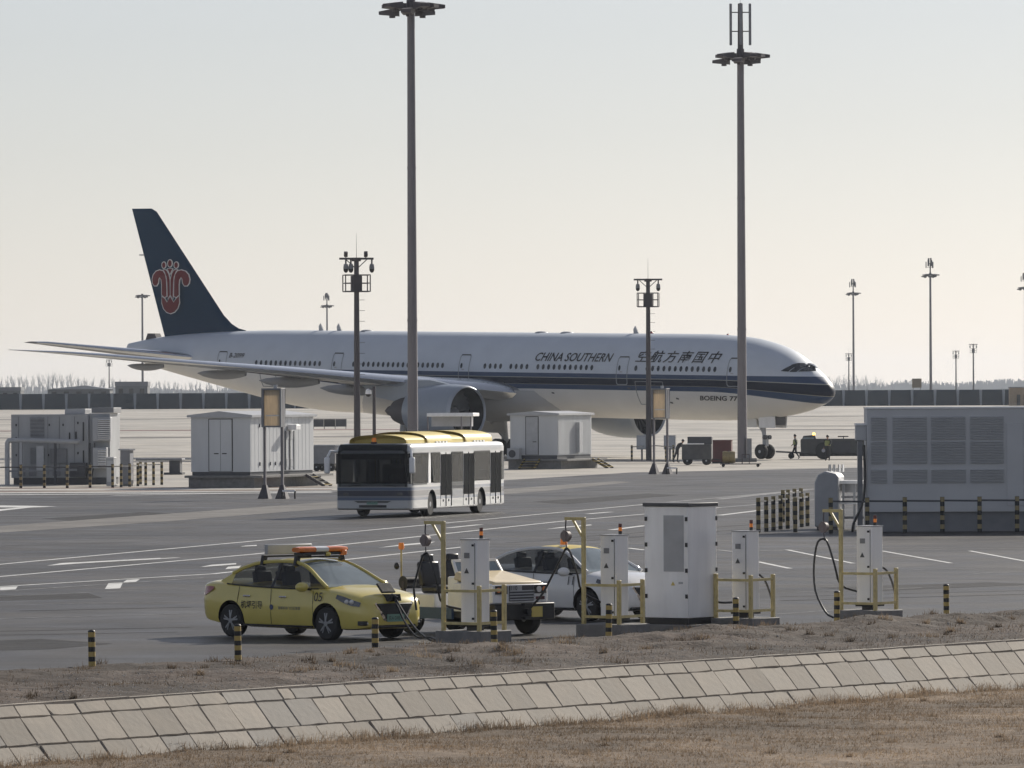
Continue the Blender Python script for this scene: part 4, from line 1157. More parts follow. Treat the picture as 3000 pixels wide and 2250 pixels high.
    # front: V grille, lower mouth, plate
    MB().prism([(-.46, .70), (.46, .70), (.24, .36), (-.24, .36)], 2.20, 2.338, f=lambda x, y, z: (z, x, y)).build('grille', M['black'], c, .02)
    for s in (-1, 1): MB().bar((2.30, s * .47, .71), (2.345, s * .26, .38), .02, .05).build('grille_trim', M['chrome'], c)
    MB().box((2.24, 0, .27), (.16, 1.1, .06)).build('lower_mouth', M['black'], c, .02)
    pl = MB().box((2.352, 0, .425), (.012, .44, .14)).build('number_plate', M['plate'], c)
    put_text('plate', 'plate_lettering', M['ink'], pl, lambda u, v: (2.361, -.19 + u, .385 + v), height=.085, width=.38)
    MB().bx(-.9, 1.0, -.62, .62, .9, .94).build('interior_floor', M['black'], c)
    for sx_, sy_ in ((-.05, .36), (-.05, -.36), (-.95, .3), (-.95, -.3)):
        st = MB(); st.box((sx_ - .12, sy_, 1.08), (.12, .42, .36), ry=-.2); st.box((sx_ - .18, sy_, 1.30), (.09, .24, .13)); st.build('seat', M['dgrey'], c, .03)
    nb, off = number
    put_text(nb, 'fleet_number', M['ink'], c, lambda u, v: (1.07 + off + u, -(catmull(BT, 1.07 + off + u)[0] + .008), .735 + v), height=.17)
    return c
CARA = R(-46)
def car_at(px, py):                            # from the ground point under the near front wheel
    p = Vector(G(px, py)); h = Vector((math.cos(CARA), math.sin(CARA))); rt = Vector((h.y, -h.x))
    q = p - h * 1.37 - rt * .79
    return (q.x, q.y, 0)
taxi = car('service_car', 'yellow airport guide car plugged into a charger, orange and white roof light bar', 'car', car_at(966, 1876), CARA, 'yellow', ('05', 0), True)
wcar = car('white_car', 'white service sedan numbered 11 with amber roof beacon behind the tow tractor', 'car', car_at(1728, 1820), CARA, 'carwhite', ('11', -.22), False)
# yellow car extras
put_text('lead', 'door_lettering', M['ink'], taxi, lambda u, v: (-1.02 + u, -(catmull(BT, -.7)[0] + .006), .56 + v), height=.15, width=.62)
put_text('small', 'door_lettering', M['inkblue'], taxi, lambda u, v: (.05 + u, -(catmull(BT, .3)[0] + .006), .56 + v), height=.06, width=.62)
MB().add([(-.14 + .055 * math.cos(k * PI / 4), -.914, .60 + .055 * math.sin(k * PI / 4)) for k in range(8)], [tuple(range(8))]).build('door_badge', M['inkblue'], taxi, fixn=False)
for rx_ in (-.72, .22):
    rk = link('roof_bar', None, taxi)
    MB().bar((rx_, -.60, 1.545), (rx_, .60, 1.545), .07, .035).build('cross_bar', M['black'], rk)
    for s in (-1, 1): MB().bar((rx_, s * .60, 1.38), (rx_, s * .56, 1.56), .10, .07).build('bar_foot', M['black'], rk)
lb = link('light_bar', None, taxi)
lbm = MB()
for y0, y1, mi in ((-.62, -.22, 0), (-.22, .10, 1), (.10, .62, 0)):
    rr = []
    for y in np.linspace(y0, y1, 5):
        e = 1.0 if abs(y) < .56 else .78
        rr.append([(.24 + .15 * e * math.cos(2 * PI * k / 14), y, 1.685 + .062 * e * math.copysign(abs(math.sin(2 * PI * k / 14)) ** .7, math.sin(2 * PI * k / 14))) for k in range(14)])
    MB().loft(rr).build('light_bar_lens', M['clearlens'] if mi else M['orange'], lb)
MB().box((.24, 0, 1.605), (.26, 1.1, .04)).build('light_bar_base', M['black'], lb)
MB().box((.36, .48, 1.62), (.12, .12, .1)).build('side_lamp', M['orange'], lb, .02); MB().ball((.34, .1, 1.60), .07, 10, sz=.6).build('siren', M['yellow'], lb)
MB().box((-.72, .05, 1.675), (.10, 1.15, .19)).build('rear_message_board', M['lgrey'], taxi, .015)
MB().box((2.10, -.02, .98), (.04, .36, .24), ry=-.75).build('charge_flap', M['rubber'], taxi, .02)
MB().prism([(-.16, .02), (.16, .02), (.13, .15), (-.13, .15)], 0, .3, f=lambda x, y, z: (2.04 + z, x, .72 + y)).build('charge_socket', M['rubber'], taxi)
# white car beacon, tinted roof panel
bo = link('beacon', None, wcar); MB().cyl((.1, -.28, 1.49), (.1, -.28, 1.53), .09).build('beacon_base', M['white'], bo); MB().cyl((.1, -.28, 1.53), (.1, -.28, 1.66), .075, .06).build('beacon_lens', M['amber'], bo)
for o in list(wcar.children):
    if o.name.startswith('roof'): o.data.materials[0] = M['podyellow']

# ------------------------------------------------------------------ tow tractor between the cars
TRA = R(-47)
tp = Vector(G(1436, 1862)); hd = Vector((math.cos(TRA), math.sin(TRA))); rt = Vector((hd.y, -hd.x))
q = tp - hd * 1.05 - rt * .55 + rt * .1
tt = thing('tow_tractor', 'small open white tow tractor with tan bonnet, black seats and amber beacon pole', 'tractor', (q.x, q.y, 0), TRA)
MB().bx(-1.5, 1.35, -.62, .62, .32, .50).build('chassis', M['dgrey'], tt, .02)
MB().bx(1.36, 1.56, -.78, .78, .30, .62).build('front_bumper', M['black'], tt, .02)
MB().box((1.565, .30, .45), (.02, .28, .2)).build('number_plate', M['podyellow'], tt)
MB().cyl((1.5, 0, .46), (1.68, 0, .46), .06).bar((1.5, 0, .60), (1.66, 0, .60), .2, .04).bar((1.5, 0, .34), (1.66, 0, .34), .2, .04).build('tow_hitch', M['black'], tt)
MB().bx(.28, 1.33, -.70, -.6, .45, 1.0).bx(.28, 1.33, .6, .70, .45, 1.0).build('side_panel', M['white'], tt, .02)
MB().loft([[(.25, -.68, 1.06), (.25, .68, 1.06), (.25, .62, 1.22), (.25, -.62, 1.22)], [(1.36, -.68, .96), (1.36, .68, .96), (1.36, .6, 1.03), (1.36, -.6, 1.03)]], smooth=False).build('bonnet', M['tan'], tt, .03)
MB().bx(1.30, 1.42, -.72, .72, .62, .98).build('front_panel', M['white'], tt, .02)
MB().bx(1.425, 1.44, -.30, .34, .66, .96).build('grille', M['dgrey'], tt)
for k in range(4): MB().bar((1.45, -.30, .69 + .055 * k), (1.45, .34, .69 + .055 * k), .02, .022).build('grille_slat', M['lgrey'], tt)
put_text('110', 'fleet_number', M['ink'], tt, lambda u, v: (1.452, -.26 + u, .87 + v), height=.085)
MB().bx(1.43, 1.447, -.28, .02, .865, .965).build('number_panel', M['lgrey'], tt)
for s in (-1, 1):
    hl = link('headlight', None, tt)
    MB().bx(1.425, 1.45, s * .36 if s > 0 else -.66, .66 if s > 0 else -.36, .80, .96).build('headlight_housing', M['black'], hl)
    MB().cyl((1.44, s * .46, .88), (1.465, s * .46, .88), .06).build('headlight_lens', M['clearlens'], hl)
    MB().cyl((1.44, s * .60, .88), (1.462, s * .60, .88), .05).build('indicator', M['orange'], hl)
MB().bx(1.43, 1.445, .40, .62, .68, .74).build('reflector', M['redbox'], tt)
wsf = link('wind_deflector', None, tt)
MB().bar((.28, -.6, 1.16), (.12, -.56, 1.42), .05).bar((.28, .6, 1.16), (.12, .56, 1.42), .05).bar((.12, -.58, 1.42), (.12, .58, 1.42), .05).build('deflector_frame', M['white'], wsf)
MB().add([(.27, -.57, 1.18), (.27, .57, 1.18), (.13, .54, 1.40), (.13, -.54, 1.40)], [(0, 1, 2, 3)]).build('deflector_pane', M['wglass'], wsf, fixn=False)
MB().bx(.0, .30, -.6, .6, .5, 1.12).build('dashboard', M['white'], tt, .03)
sw = MB(); sw.tube([(-.06 + .05 * math.sin(t * .52), .3 + .17 * math.cos(t * .52), 1.12 + .17 * math.sin(t * .52) * .8) for t in range(13)], .016); sw.cyl((.05, .3, 1.0), (-.05, .3, 1.12), .025); sw.build('steering_wheel', M['black'], tt)
for sy_ in (-.33, .33):
    so = link('seat', None, tt)
    MB().box((-.55, sy_, .86), (.48, .5, .16)).build('seat_cushion', M['cable'], so, .05); MB().box((-.82, sy_, 1.14), (.14, .5, .52), ry=-.18).build('seat_back', M['cable'], so, .05)
    MB().box((-.87, sy_, 1.45), (.1, .28, .16), ry=-.15).build('head_rest', M['cable'], so, .03)
MB().bx(-1.5, -.28, -.68, .68, .50, .78).build('rear_deck', M['white'], tt, .03)
MB().bx(-1.45, .25, -.72, -.66, .30, .52).bx(-1.45, .25, .66, .72, .30, .52).build('blue_skirt', M['blue'], tt)
MB().cyl((-1.25, -.62, .98), (-1.25, .62, .98), .13, n=16).build('roll_pad', M['cable'], tt)
for s in (-1, 1): MB().bar((-1.25, s * .6, .7), (-1.25, s * .6, 1.0), .06).build('roll_post', M['darksteel'], tt)
MB().bx(-1.6, -1.45, -.66, .66, .34, .70).build('rear_bumper', M['black'], tt, .02)
bp = link('beacon_pole', None, tt); MB().cyl((-1.32, -.6, .7), (-1.32, -.6, 1.62), .018, n=8).build('pole', M['railyellow'], bp); MB().cyl((-1.32, -.6, 1.62), (-1.32, -.6, 1.65), .05).cyl((-1.32, -.6, 1.65), (-1.32, -.6, 1.75), .06, .05).build('beacon_lens', M['amber'], bp); MB().ball((-1.32, -.72, 1.3), .07, 10, sy=.5).build('mirror', M['black'], bp)
for wx in (-1.05, 1.0):
    for s in (-1, 1): wheel_set(tt, (wx, s * .58, .30), .30, .2)

# ------------------------------------------------------------------ apron bus
M['cabint'] = mat('cab_interior', (.05, .053, .06), .8, spec=.1, var=.6, scale=4)
BR = math.atan2(-.955, -.296)
fx = Vector(G(1203, 1516)); bh = Vector((math.cos(BR), math.sin(BR))); bl = Vector((-bh.y, bh.x))
q = fx - bh * 6.0 - bl * 1.5
bus = thing('apron_bus', 'white and navy airport apron bus with yellow rooftop pods and dark windows', 'bus', (q.x, q.y, 0), BR)
def busmat():
    m = mat('bus_livery', (1, 1, 1), .4, var=.05, scale=.8, coat=.3)
    nt = m.node_tree; N = nt.nodes; L = nt.links; p = N['Principled BSDF']; base = p.inputs['Base Color'].links[0].from_socket
    tc = N.new('ShaderNodeTexCoord'); sp = N.new('ShaderNodeSeparateXYZ'); L.new(tc.outputs['Object'], sp.inputs[0])
    d = N.new('ShaderNodeMath'); d.operation = 'DIVIDE'; d.inputs[1].default_value = 3.0; L.new(sp.outputs['Z'], d.inputs[0])
    rp = N.new('ShaderNodeValToRGB'); rp.color_ramp.interpolation = 'CONSTANT'
    W = (.52, .53, .535, 1); Nv = (.012, .018, .045, 1); Bl = (.075, .11, .19, 1); Gr = (.16, .18, .22, 1)
    cols = [(0, W), (.64 / 3, Bl), (.74 / 3, Gr), (.80 / 3, Nv), (1.0 / 3, Gr), (1.03 / 3, Bl), (1.13 / 3, W)]
    el = rp.color_ramp.elements; el[0].color = W; el[1].position = cols[1][0]; el[1].color = Bl
    for a, c_ in cols[2:]: el.new(a).color = c_
    L.new(d.outputs[0], rp.inputs[0])
    mx = N.new('ShaderNodeMix'); mx.data_type = 'RGBA'; mx.blend_type = 'MULTIPLY'; mx.inputs[0].default_value = 1
    L.new(rp.outputs[0], mx.inputs[6]); L.new(base, mx.inputs[7]); L.new(mx.outputs[2], p.inputs['Base Color'])
    return m
M['bus'] = busmat()
def rrect(w, z0, z1, r, x, n=4):
    pts = []
    for cy, cz, t0 in ((w - r, z1 - r, 0), (-(w - r), z1 - r, 90), (-(w - .06), z0 + .06, 180), (w - .06, z0 + .06, 270)):
        rr_ = r if cz > 1.5 else .06
        for k in range(n + 1):
            t = R(t0 + 90 * k / n); pts.append((x, cy + rr_ * math.cos(t), cz + rr_ * math.sin(t)))
    return pts
sec = [(-6.0, 1.44, .36, 2.72), (-5.93, 1.49, .30, 2.78), (-5.6, 1.5, .28, 2.8), (0, 1.5, .28, 2.8), (5.5, 1.5, .28, 2.8), (5.8, 1.49, .28, 2.77), (5.95, 1.45, .30, 2.66)]
sec = sec[:2] + [(-5.6 + .37 * i, 1.5, .28, 2.8) for i in range(31)] + sec[-2:] + [(6.03, 1.40, .34, 2.5)]
bb_ = MB().loft([rrect(w, z0, z1, .22, x) for x, w, z0, z1 in sec], smooth=True)
bshell = bb_.build('body', M['bus'], bus)
cut = MB()
for wx in (3.35, -2.95):
    for s in (-1, 1): cut.cyl((wx, s * 1.1, .46), (wx, s * 1.8, .46), .56, n=26)
cut.bx(-5.7, 6.3, -1.8, 1.8, 1.28, 2.42)
co = cut.build('cutter', M['black'], bus)
md = bshell.modifiers.new('arch', 'BOOLEAN'); md.operation = 'DIFFERENCE'; md.solver = 'EXACT'; md.object = co; md.material_mode = 'TRANSFER'
nm = bpy.data.meshes.new_from_object(bshell.evaluated_get(bpy.context.evaluated_depsgraph_get())); bshell.modifiers.clear(); bshell.data = nm; bpy.data.objects.remove(co)
nm.set_sharp_from_angle(angle=R(35))
# windscreen: slightly raked, with interior behind a dark pane
MB().loft([[(x, -w, z), (x, w, z), (x - .03, w, z - .0), (x - .03, -w, z)] for x, w, z in ((6.045, 1.36, 1.16), (6.06, 1.37, 1.8), (6.055, 1.37, 2.5), (5.99, 1.37, 2.68), (5.88, 1.33, 2.775))], smooth=False).build('windscreen', M['buspane'], bus)
MB().prism([(-.75, .62), (.75, .62), (.6, .56), (-.6, .56)], 6.0, 6.05, f=lambda x, y, z: (z, x, y)).build('front_smile_groove', M['black'], bus)
MB().bx(6.0, 6.045, -.55, .55, .37, .47).build('bumper_intake', M['black'], bus, .01)
MB().bx(6.03, 6.05, -.24, .2, .49, .61).build('number_plate', M['plate'], bus)
for s in (-1, 1):
    MB().bar((6.06, s * .95, 1.18), (6.075, s * .45, 1.24), .03, .02).build('wiper', M['black'], bus)
    MB().box((6.0, s * 1.15, .88), (.07, .36, .12), rz=s * .12).build('headlight', M['headlamp'], bus, .02)
    mo = link('mirror', None, bus)
    MB().tube([(5.9, s * 1.42, 2.5), (6.25, s * 1.62, 2.52), (6.4, s * 1.68, 2.3)], .05, 8).build('mirror_arm', M['white'], mo)
    MB().box((6.4, s * 1.70, 1.98), (.16, .22, .62)).build('mirror_shell', M['white'], mo, .06)
    for wx in (3.35, -2.95): wheel_set(bus, (wx, s * 1.27, .46), .46, .32)
    Ys = s * 1.5
    def pane(x0, x1, z0, z1, name='side_window', m='buspane', d=.012, x2=None, x3=None):
        MB().prism([(x0, z0), (x1, z0), (x3 if x3 is not None else x1, z1), (x2 if x2 is not None else x0, z1)], Ys - s * .01, Ys + s * d, f=lambda x, y, z: (x, z, y)).build(name, M[m], bus)
    pane(5.75, 4.0, 1.22, 2.45, x2=5.62, x3=3.75); pane(3.2, 2.35, 1.26, 2.45, x2=3.5)
    for x0 in (2.3, -.6, -4.1):
        do = link('door', None, bus)
        for k in range(2):
            a0 = x0 - .68 * k
            MB().prism([(a0, .36), (a0 - .64, .36), (a0 - .64, 2.42), (a0, 2.42)], Ys - s * .01, Ys + s * .01, f=lambda x, y, z: (x, z, y)).build('door_leaf', M['bus'], do)
            MB().prism([(a0 - .05, .78), (a0 - .59, .78), (a0 - .59, 2.36), (a0 - .05, 2.36)], Ys, Ys + s * .022, f=lambda x, y, z: (x, z, y)).build('door_glass', M['busglass'], do)
            MB().bar((a0 - .66, Ys + s * .012, .36), (a0 - .66, Ys + s * .012, 2.42), .04, .02).build('door_seal', M['black'], do)
            MB().cyl((a0 - .32, Ys, .58), (a0 - .32, Ys + s * .03, .58), .05, n=8).build('door_button', M['dgrey'], do)
    pane(.88, -.55, 1.02, 2.45); pane(-2.0, -4.05, 1.3, 2.45); pane(-5.5, -5.88, 1.3, 2.42)
    pane(.8, -.5, .72, .98, 'service_panel', 'lgrey', .008)
    MB().bar((5.7, Ys, .32), (4.0, Ys, .32), .03, .05).build('skirt_trim', M['dgrey'], bus)
# roof
ro = MB()
def pod(x0, x1, h, w, y=0):
    rr = []
    for x, k in ((x0, .55), (x0 + .25, .92), (x0 + .5, 1), (x1 - .15, 1), (x1, .95)):
        rr.append([(x, y + w * math.cos(t) * (1 if abs(math.cos(t)) < .95 else 1), 2.79 + h * k * (max(0, math.sin(t)) ** .55)) for t in [PI * i / 14 for i in range(15)]])
    return MB().loft(rr, smooth=True).build('roof_pod', M['podyellow'], bus)
pod(4.9, 2.55, .34, 1.15); pod(2.5, .0, .44, 1.2); pod(-.05, -2.3, .34, 1.15); pod(-2.35, -5.2, .46, 1.2)
for x in (1.9, 1.5, 1.1, .7, -2.9, -3.3, -3.7, -4.1): MB().box((x, 1.22, 2.82), (.2, .06, .07)).build('pod_bracket', M['white'], bus)
for s in (-1, 1):                                # pillars between the panes, saloon fittings
    for xa, wd_ in ((5.83, .22), (3.62, .3), (2.33, .1), (.9, .1), (-.57, .1), (-1.98, .12), (-4.07, .1), (-5.5, .14)):
        MB().bx(xa - wd_ / 2, xa + wd_ / 2, s * 1.42, s * 1.495, 1.27, 2.43).build('window_pillar', M['white'] if xa == 3.62 else M['black'], bus)
    MB().bx(6.0, 6.03, s * 1.28, s * 1.39, 1.15, 2.5).build('windscreen_pillar', M['black'], bus)
for xa in (4.2, 1.6, 0, -1.6, -3.2, -4.6):
    for ya in (-.5, .5): MB().cyl((xa, ya, 1.2), (xa, ya, 2.45), .022, n=6).build('grab_pole', M['railyellow'], bus)
for s in (-1, 1): MB().bar((4.3, s * .5, 2.3), (-5.2, s * .5, 2.3), .03).build('grab_rail', M['railyellow'], bus)
for xa, ya in ((-4.9, .95), (-4.9, -.95), (-5.2, .2), (-1.5, -1.1), (.4, -1.1), (.2, 1.1)): MB().box((xa, ya, 1.42), (.12, .44, .55)).build('seat', M['blue'], bus, .04)
MB().box((4.75, .62, 1.50), (.14, .5, .75)).build('driver_seat', M['dgrey'], bus, .05); MB().bx(5.45, 5.9, -1.3, 1.3, 1.2, 1.34).build('dashboard', M['dgrey'], bus, .03)
MB().tube([(5.35 + .06 * math.sin(t * .52), .62 + .22 * math.cos(t * .52), 1.48 + .2 * math.sin(t * .52)) for t in range(13)], .02).build('steering_wheel', M['black'], bus)
MB().bx(4.2, 4.24, -.2, 1.42, 1.2, 2.0).build('cab_partition', M['grey'], bus); MB().bx(5.6, 5.9, -1.3, 1.3, 2.2, 2.42).build('destination_box', M['black'], bus)
bo = link('beacon', None, bus); MB().cyl((5.55, -.1, 2.76), (5.55, -.1, 2.86), .12).build('beacon_base', M['black'], bo); MB().cyl((5.55, -.1, 2.86), (5.55, -.1, 3.02), .09, .08).build('beacon_lens', M['amber'], bo)

# ------------------------------------------------------------------ charging islands
CH = math.atan2(.83, .56)
def hang(p0, p1, sag, n=14):
    p0 = Vector(p0); p1 = Vector(p1)
    return [p0.lerp(p1, i / n) - Vector((0, 0, sag * math.sin(PI * i / n))) for i in range(n + 1)]
def bez(pts, n=26):                              # smooth curve through points
    tab = [(i, *p) for i, p in enumerate(pts)]
    return [Vector(catmull(tab, (len(pts) - 1) * k / n)) for k in range(n + 1)]
M['balancer'] = mat('balancer_case', (0.20, 0.165, 0.16), 0.6)
def station(px, py, label, arm=True, gun=False, base=.25, extra=None):
    x, y = G(px, py)
    st = thing('charging_station', label, 'charger', (x, y, 0), CH, 'charging stations along the verge')
    MB().bx(-.04, .98, -.04, .98, -.1, base).build('concrete_base', M['concrete'], st, .015)
    P = {'left': (.06, .86), 'near': (.06, .06), 'right': (.88, .06)}
    hi = 2.28 if arm else base + .86
    rails = link('guard_rail', None, st)
    for k, (a, b) in P.items():
        h = hi if k == 'left' else base + .84
        MB().bx(a - .035, a + .035, b - .035, b + .035, base - .02, h).build('rail_post', M['railyellow'], rails, .008)
    for z in (base + .14, base + .74):
        MB().bar((.06, .86, z), (.06, .06, z), .05, .05).build('rail_bar', M['railyellow'], rails); MB().bar((.06, .06, z + .004), (.88, .06, z + .004), .05, .05).build('rail_bar', M['railyellow'], rails)
    cb = link('charger_cabinet', None, st)
    cx, cy = .53, .47; w, d, z0, z1 = .21, .18, base + .10, base + 1.68
    MB().bx(cx - w, cx + w, cy - d, cy + d, z0, z1).build('cabinet_body', M['white'], cb, .012)
    MB().bx(cx - w - .02, cx + w + .02, cy - d - .02, cy + d + .02, z0 - .03, z0 + .02).build('cabinet_skirt', M['black'], cb)
    MB().bx(cx - w * .6, cx + w * .6, cy - d * .6, cy + d * .6, base - .01, z0).build('cabinet_foot', M['dgrey'], cb)
    MB().bx(cx - w - .014, cx + w + .014, cy - d - .014, cy + d + .014, z1 - .002, z1 + .018).build('cabinet_top', M['lgrey'], cb)
    f = cx - w - .004                              # the face towards the road end (-x) and the verge face (-y)
    MB().bar((f, cy - d + .04, z0 + .03), (f, cy - d + .04, z1 - .06), .006, .012).build('door_gap', M['dgrey'], cb)
    for z in (z0 + .1, z0 + .75, z1 - .12): MB().bx(f - .02, f + .01, cy - d + .06, cy - d + .10, z, z + .04).build('lock', M['black'], cb)
    MB().bx(f - .003, f + .004, cy - .02, cy + .1, z1 - .34, z1 - .24).build('meter_window', M['grey'], cb)
    b = MB(); b.add([(f - .002, cy - .01, z1 - .62), (f - .002, cy + .10, z1 - .62), (f - .002, cy + .045, z1 - .52)], [(0, 1, 2)]); b.build('warning_sticker', M['dgrey'], cb, fixn=False)
    sl = link('signal_lamp', None, st); sx, sy = cx + .12, cy - .06
    MB().cyl((sx, sy, z1), (sx, sy, z1 + .08), .035).build('lamp_base', M['black'], sl); MB().cyl((sx, sy, z1 + .08), (sx, sy, z1 + .15), .034).build('amber_lens', M['amber'], sl); MB().cyl((sx, sy, z1 + .15), (sx, sy, z1 + .22), .034).build('red_lens', M['redbox'], sl)
    if arm:
        am = link('hoist_arm', None, st)
        MB().bar((.06, .86, hi - .03), (.06, 1.28, hi - .03), .05, .06).build('arm_bar', M['railyellow'], am); MB().bar((.06, .88, hi - .38), (.06, 1.10, hi - .05), .035, .045).build('arm_brace', M['railyellow'], am)
        MB().tube([(.06, 1.26, hi - .06), (.06, 1.27, hi - .2), (.06, 1.26, hi - .26)], .014, 6).build('hook', M['darksteel'], am)
        MB().cyl((.01, 1.26, hi - .36), (.11, 1.26, hi - .36), .10, n=18).box((.06, 1.26, hi - .36), (.13, .07, .22)).build('balancer', M['balancer'], am)
        MB().tube([(.06, 1.26, hi - .48), (.06, 1.25, hi - .64)], .012, 6).build('hook', M['darksteel'], am)
    if extra:
        for pts, r in extra: MB().tube(bez(pts), r, 8).build('charging_cable', M['cable'], st)
    return st
LOOP = [(.5, .68, .62), (.2, .98, .75), (.08, 1.02, 1.15), (.06, 1.17, 1.6), (.06, 1.25, 1.68), (.06, 1.35, 1.58), (.06, 1.5, 1.15), (.05, 1.52, .75)]
stA = station(1407, 1890, 'slim white charger behind yellow rails, cable plugged into the yellow car', True, extra=[
    (LOOP[:-1] + [(.05, 1.52, .98), (.10, 1.50, .62)], .022)])
stB = station(1817, 1869, 'slim white charger behind yellow rails beside the big cabinet, cable reaching the tow tractor', True, extra=[
    ([(.5, .68, .62), (.2, .98, .85), (.08, 1.02, 1.2), (.06, 1.15, 1.58), (.06, 1.25, 1.68), (.06, 1.35, 1.55), (.02, 1.75, .85), (-.05, 2.0, .55)], .022), ([(.7, .5, .35), (.3, .9, .7), (.1, 1.0, 1.0)], .008)])
stC = station(2203, 1850, 'slim white charger with low yellow rails and no hoist arm beside the big cabinet', False, extra=[
    ([(.74, .4, 1.15), (.98, .3, .95), (1.1, .2, .5), (1.02, .15, .25)], .022), ([(.05, 1.0, .7), (.2, .9, .55), (.42, .55, .55)], .022)])
stD = station(2568, 1826, 'slim white charger standing alone, black cable hanging loosely from its hoist hook', True, extra=[
    ([(.5, .68, .60), (.2, .95, .75), (.08, 1.02, 1.15), (.06, 1.17, 1.6), (.06, 1.28, 1.68), (.06, 1.42, 1.58), (.06, 1.50, 1.1), (.05, 1.45, .6), (.02, 1.2, .2), (-.02, 1.0, .1)], .022),
    ([(.74, .4, 1.15), (.95, .3, 1.0), (1.06, .2, .6), (1.02, .15, .25)], .022)])
# cable from the car nose to the foot of station A
ca = Vector(taxi.location) + Matrix.Rotation(CARA, 3, 'Z') @ Vector((2.36, -.02, .80))
base_l = Vector(stA.location) + Matrix.Rotation(CH, 3, 'Z') @ Vector((.1, 1.0, .05))
for dz, nm_ in ((0, 0), (.05, 1)):
    pts = [ca + Vector((0, 0, -dz)), ca.lerp(base_l, .22) + Vector((0, 0, -.12 - dz * 3)), ca.lerp(base_l, .5) + Vector((0, 0, -.20 - dz * 3)), ca.lerp(base_l, .8) + Vector((0, 0, -.14 + dz)), base_l]
    pts[3].z = max(.03, pts[3].z); pts[2].z = max(.1, pts[2].z)
    w = MB().tube(bez(pts), .02, 8).build('charging_cable', M['cable'], None)
    w.data.transform(stA.matrix_basis.inverted() if False else (Matrix.Translation(stA.location) @ Matrix.Rotation(CH, 4, 'Z')).inverted()); w.parent = stA
g_ = MB().cyl((2.26, -.02, .84), (2.42, -.02, .78), .05, .045, 10).build('charging_plug', M['cable'], taxi)
# tall power cabinet
x, y = G(2017, 1852)
pc = thing('power_cabinet', 'tall white power cabinet with grey vent panel and dark cap', 'cabinet', (x, y, 0), CH)
MB().bx(-.12, 1.3, -.12, 1.12, -.1, .14).build('concrete_base', M['concrete'], pc, .015)
MB().bx(0, 1.03, 0, 1.0, .14, .27).build('plinth', M['black'], pc)
MB().bx(0, 1.03, 0, 1.0, .27, 2.43).build('cabinet_body', M['white'], pc, .01)
MB().bx(-.03, 1.06, -.03, 1.03, 2.43, 2.50).build('cap', M['dgrey'], pc, .01)
MB().bx(-.008, .01, .10, .56, 1.17, 2.26).build('vent_panel', M['lgrey'], pc)
vb = MB()
for k in range(34): vb.bx(-.014, -.006, .11, .55, 1.19 + .031 * k, 1.205 + .031 * k)
vb.build('vent_slats', M['lgrey'], pc)['kind'] = 'stuff'
for z in (.65, 1.15, 1.65, 2.15):
    MB().bx(-.02, .01, .01, .06, z, z + .08).build('hinge', M['black'], pc); MB().bx(-.02, .01, .94, .99, z, z + .08).build('hinge', M['black'], pc); MB().bx(1.0, 1.04, -.02, .01, z, z + .08).build('hinge', M['black'], pc)
MB().add([(-.004, .30, .90), (-.004, .40, .90), (-.004, .35, .98)], [(0, 1, 2)]).build('warning_sticker', M['podyellow'], pc, fixn=False)
MB().bx(-.006, .004, .12, .22, .93, .97).build('name_label', M['lgrey'], pc)

# ------------------------------------------------------------------ verge bollards
bm_ = MB().cyl((0, 0, -.2), (0, 0, .66), .06, n=18).mesh('bollard_post', M['striped'])
cm_ = MB().lathe([(.062, .655), (.06, .675), (.04, .69), (.005, .695)], n=18).mesh('bollard_cap', M['black'])
near = ['leaning-shadow bollard']
blab = ['black and yellow ringed bollard at the far open end of the verge beyond the yellow car boot', 'black and yellow ringed bollard beside the rear wheel of the yellow car',
        'black and yellow ringed bollard before the bumper of the yellow car', 'black and yellow ringed bollard at the corner of the charger serving the yellow car',
        'black and yellow ringed bollard in front of the charger left of the tall cabinet', 'black and yellow ringed bollard in front of the armless charger',
        'black and yellow ringed bollard touching the lone charger with hanging cable', 'black and yellow ringed bollard standing alone past the last charger']
blab[0] = 'black and yellow ringed bollard standing apart behind the yellow car boot'
blab[4] = 'black and yellow ringed bollard between the tow tractor charger and the tall cabinet'
for i, (px, py) in enumerate(((270, 1966), (698, 1946), (1099, 1923), (1448, 1898), (1783, 1876), (2157, 1855), (2452, 1833), (2773, 1810))):
    x, y = G(px, py)
    t = thing('bollard', blab[i], 'bollard', (x, y, 0), random.random(), 'ringed bollards along the verge')
    t.rotation_euler = (random.uniform(-.012, .012), random.uniform(-.02, .02), 0)
    link('bollard_post', bm_, t); link('bollard_cap', cm_, t)
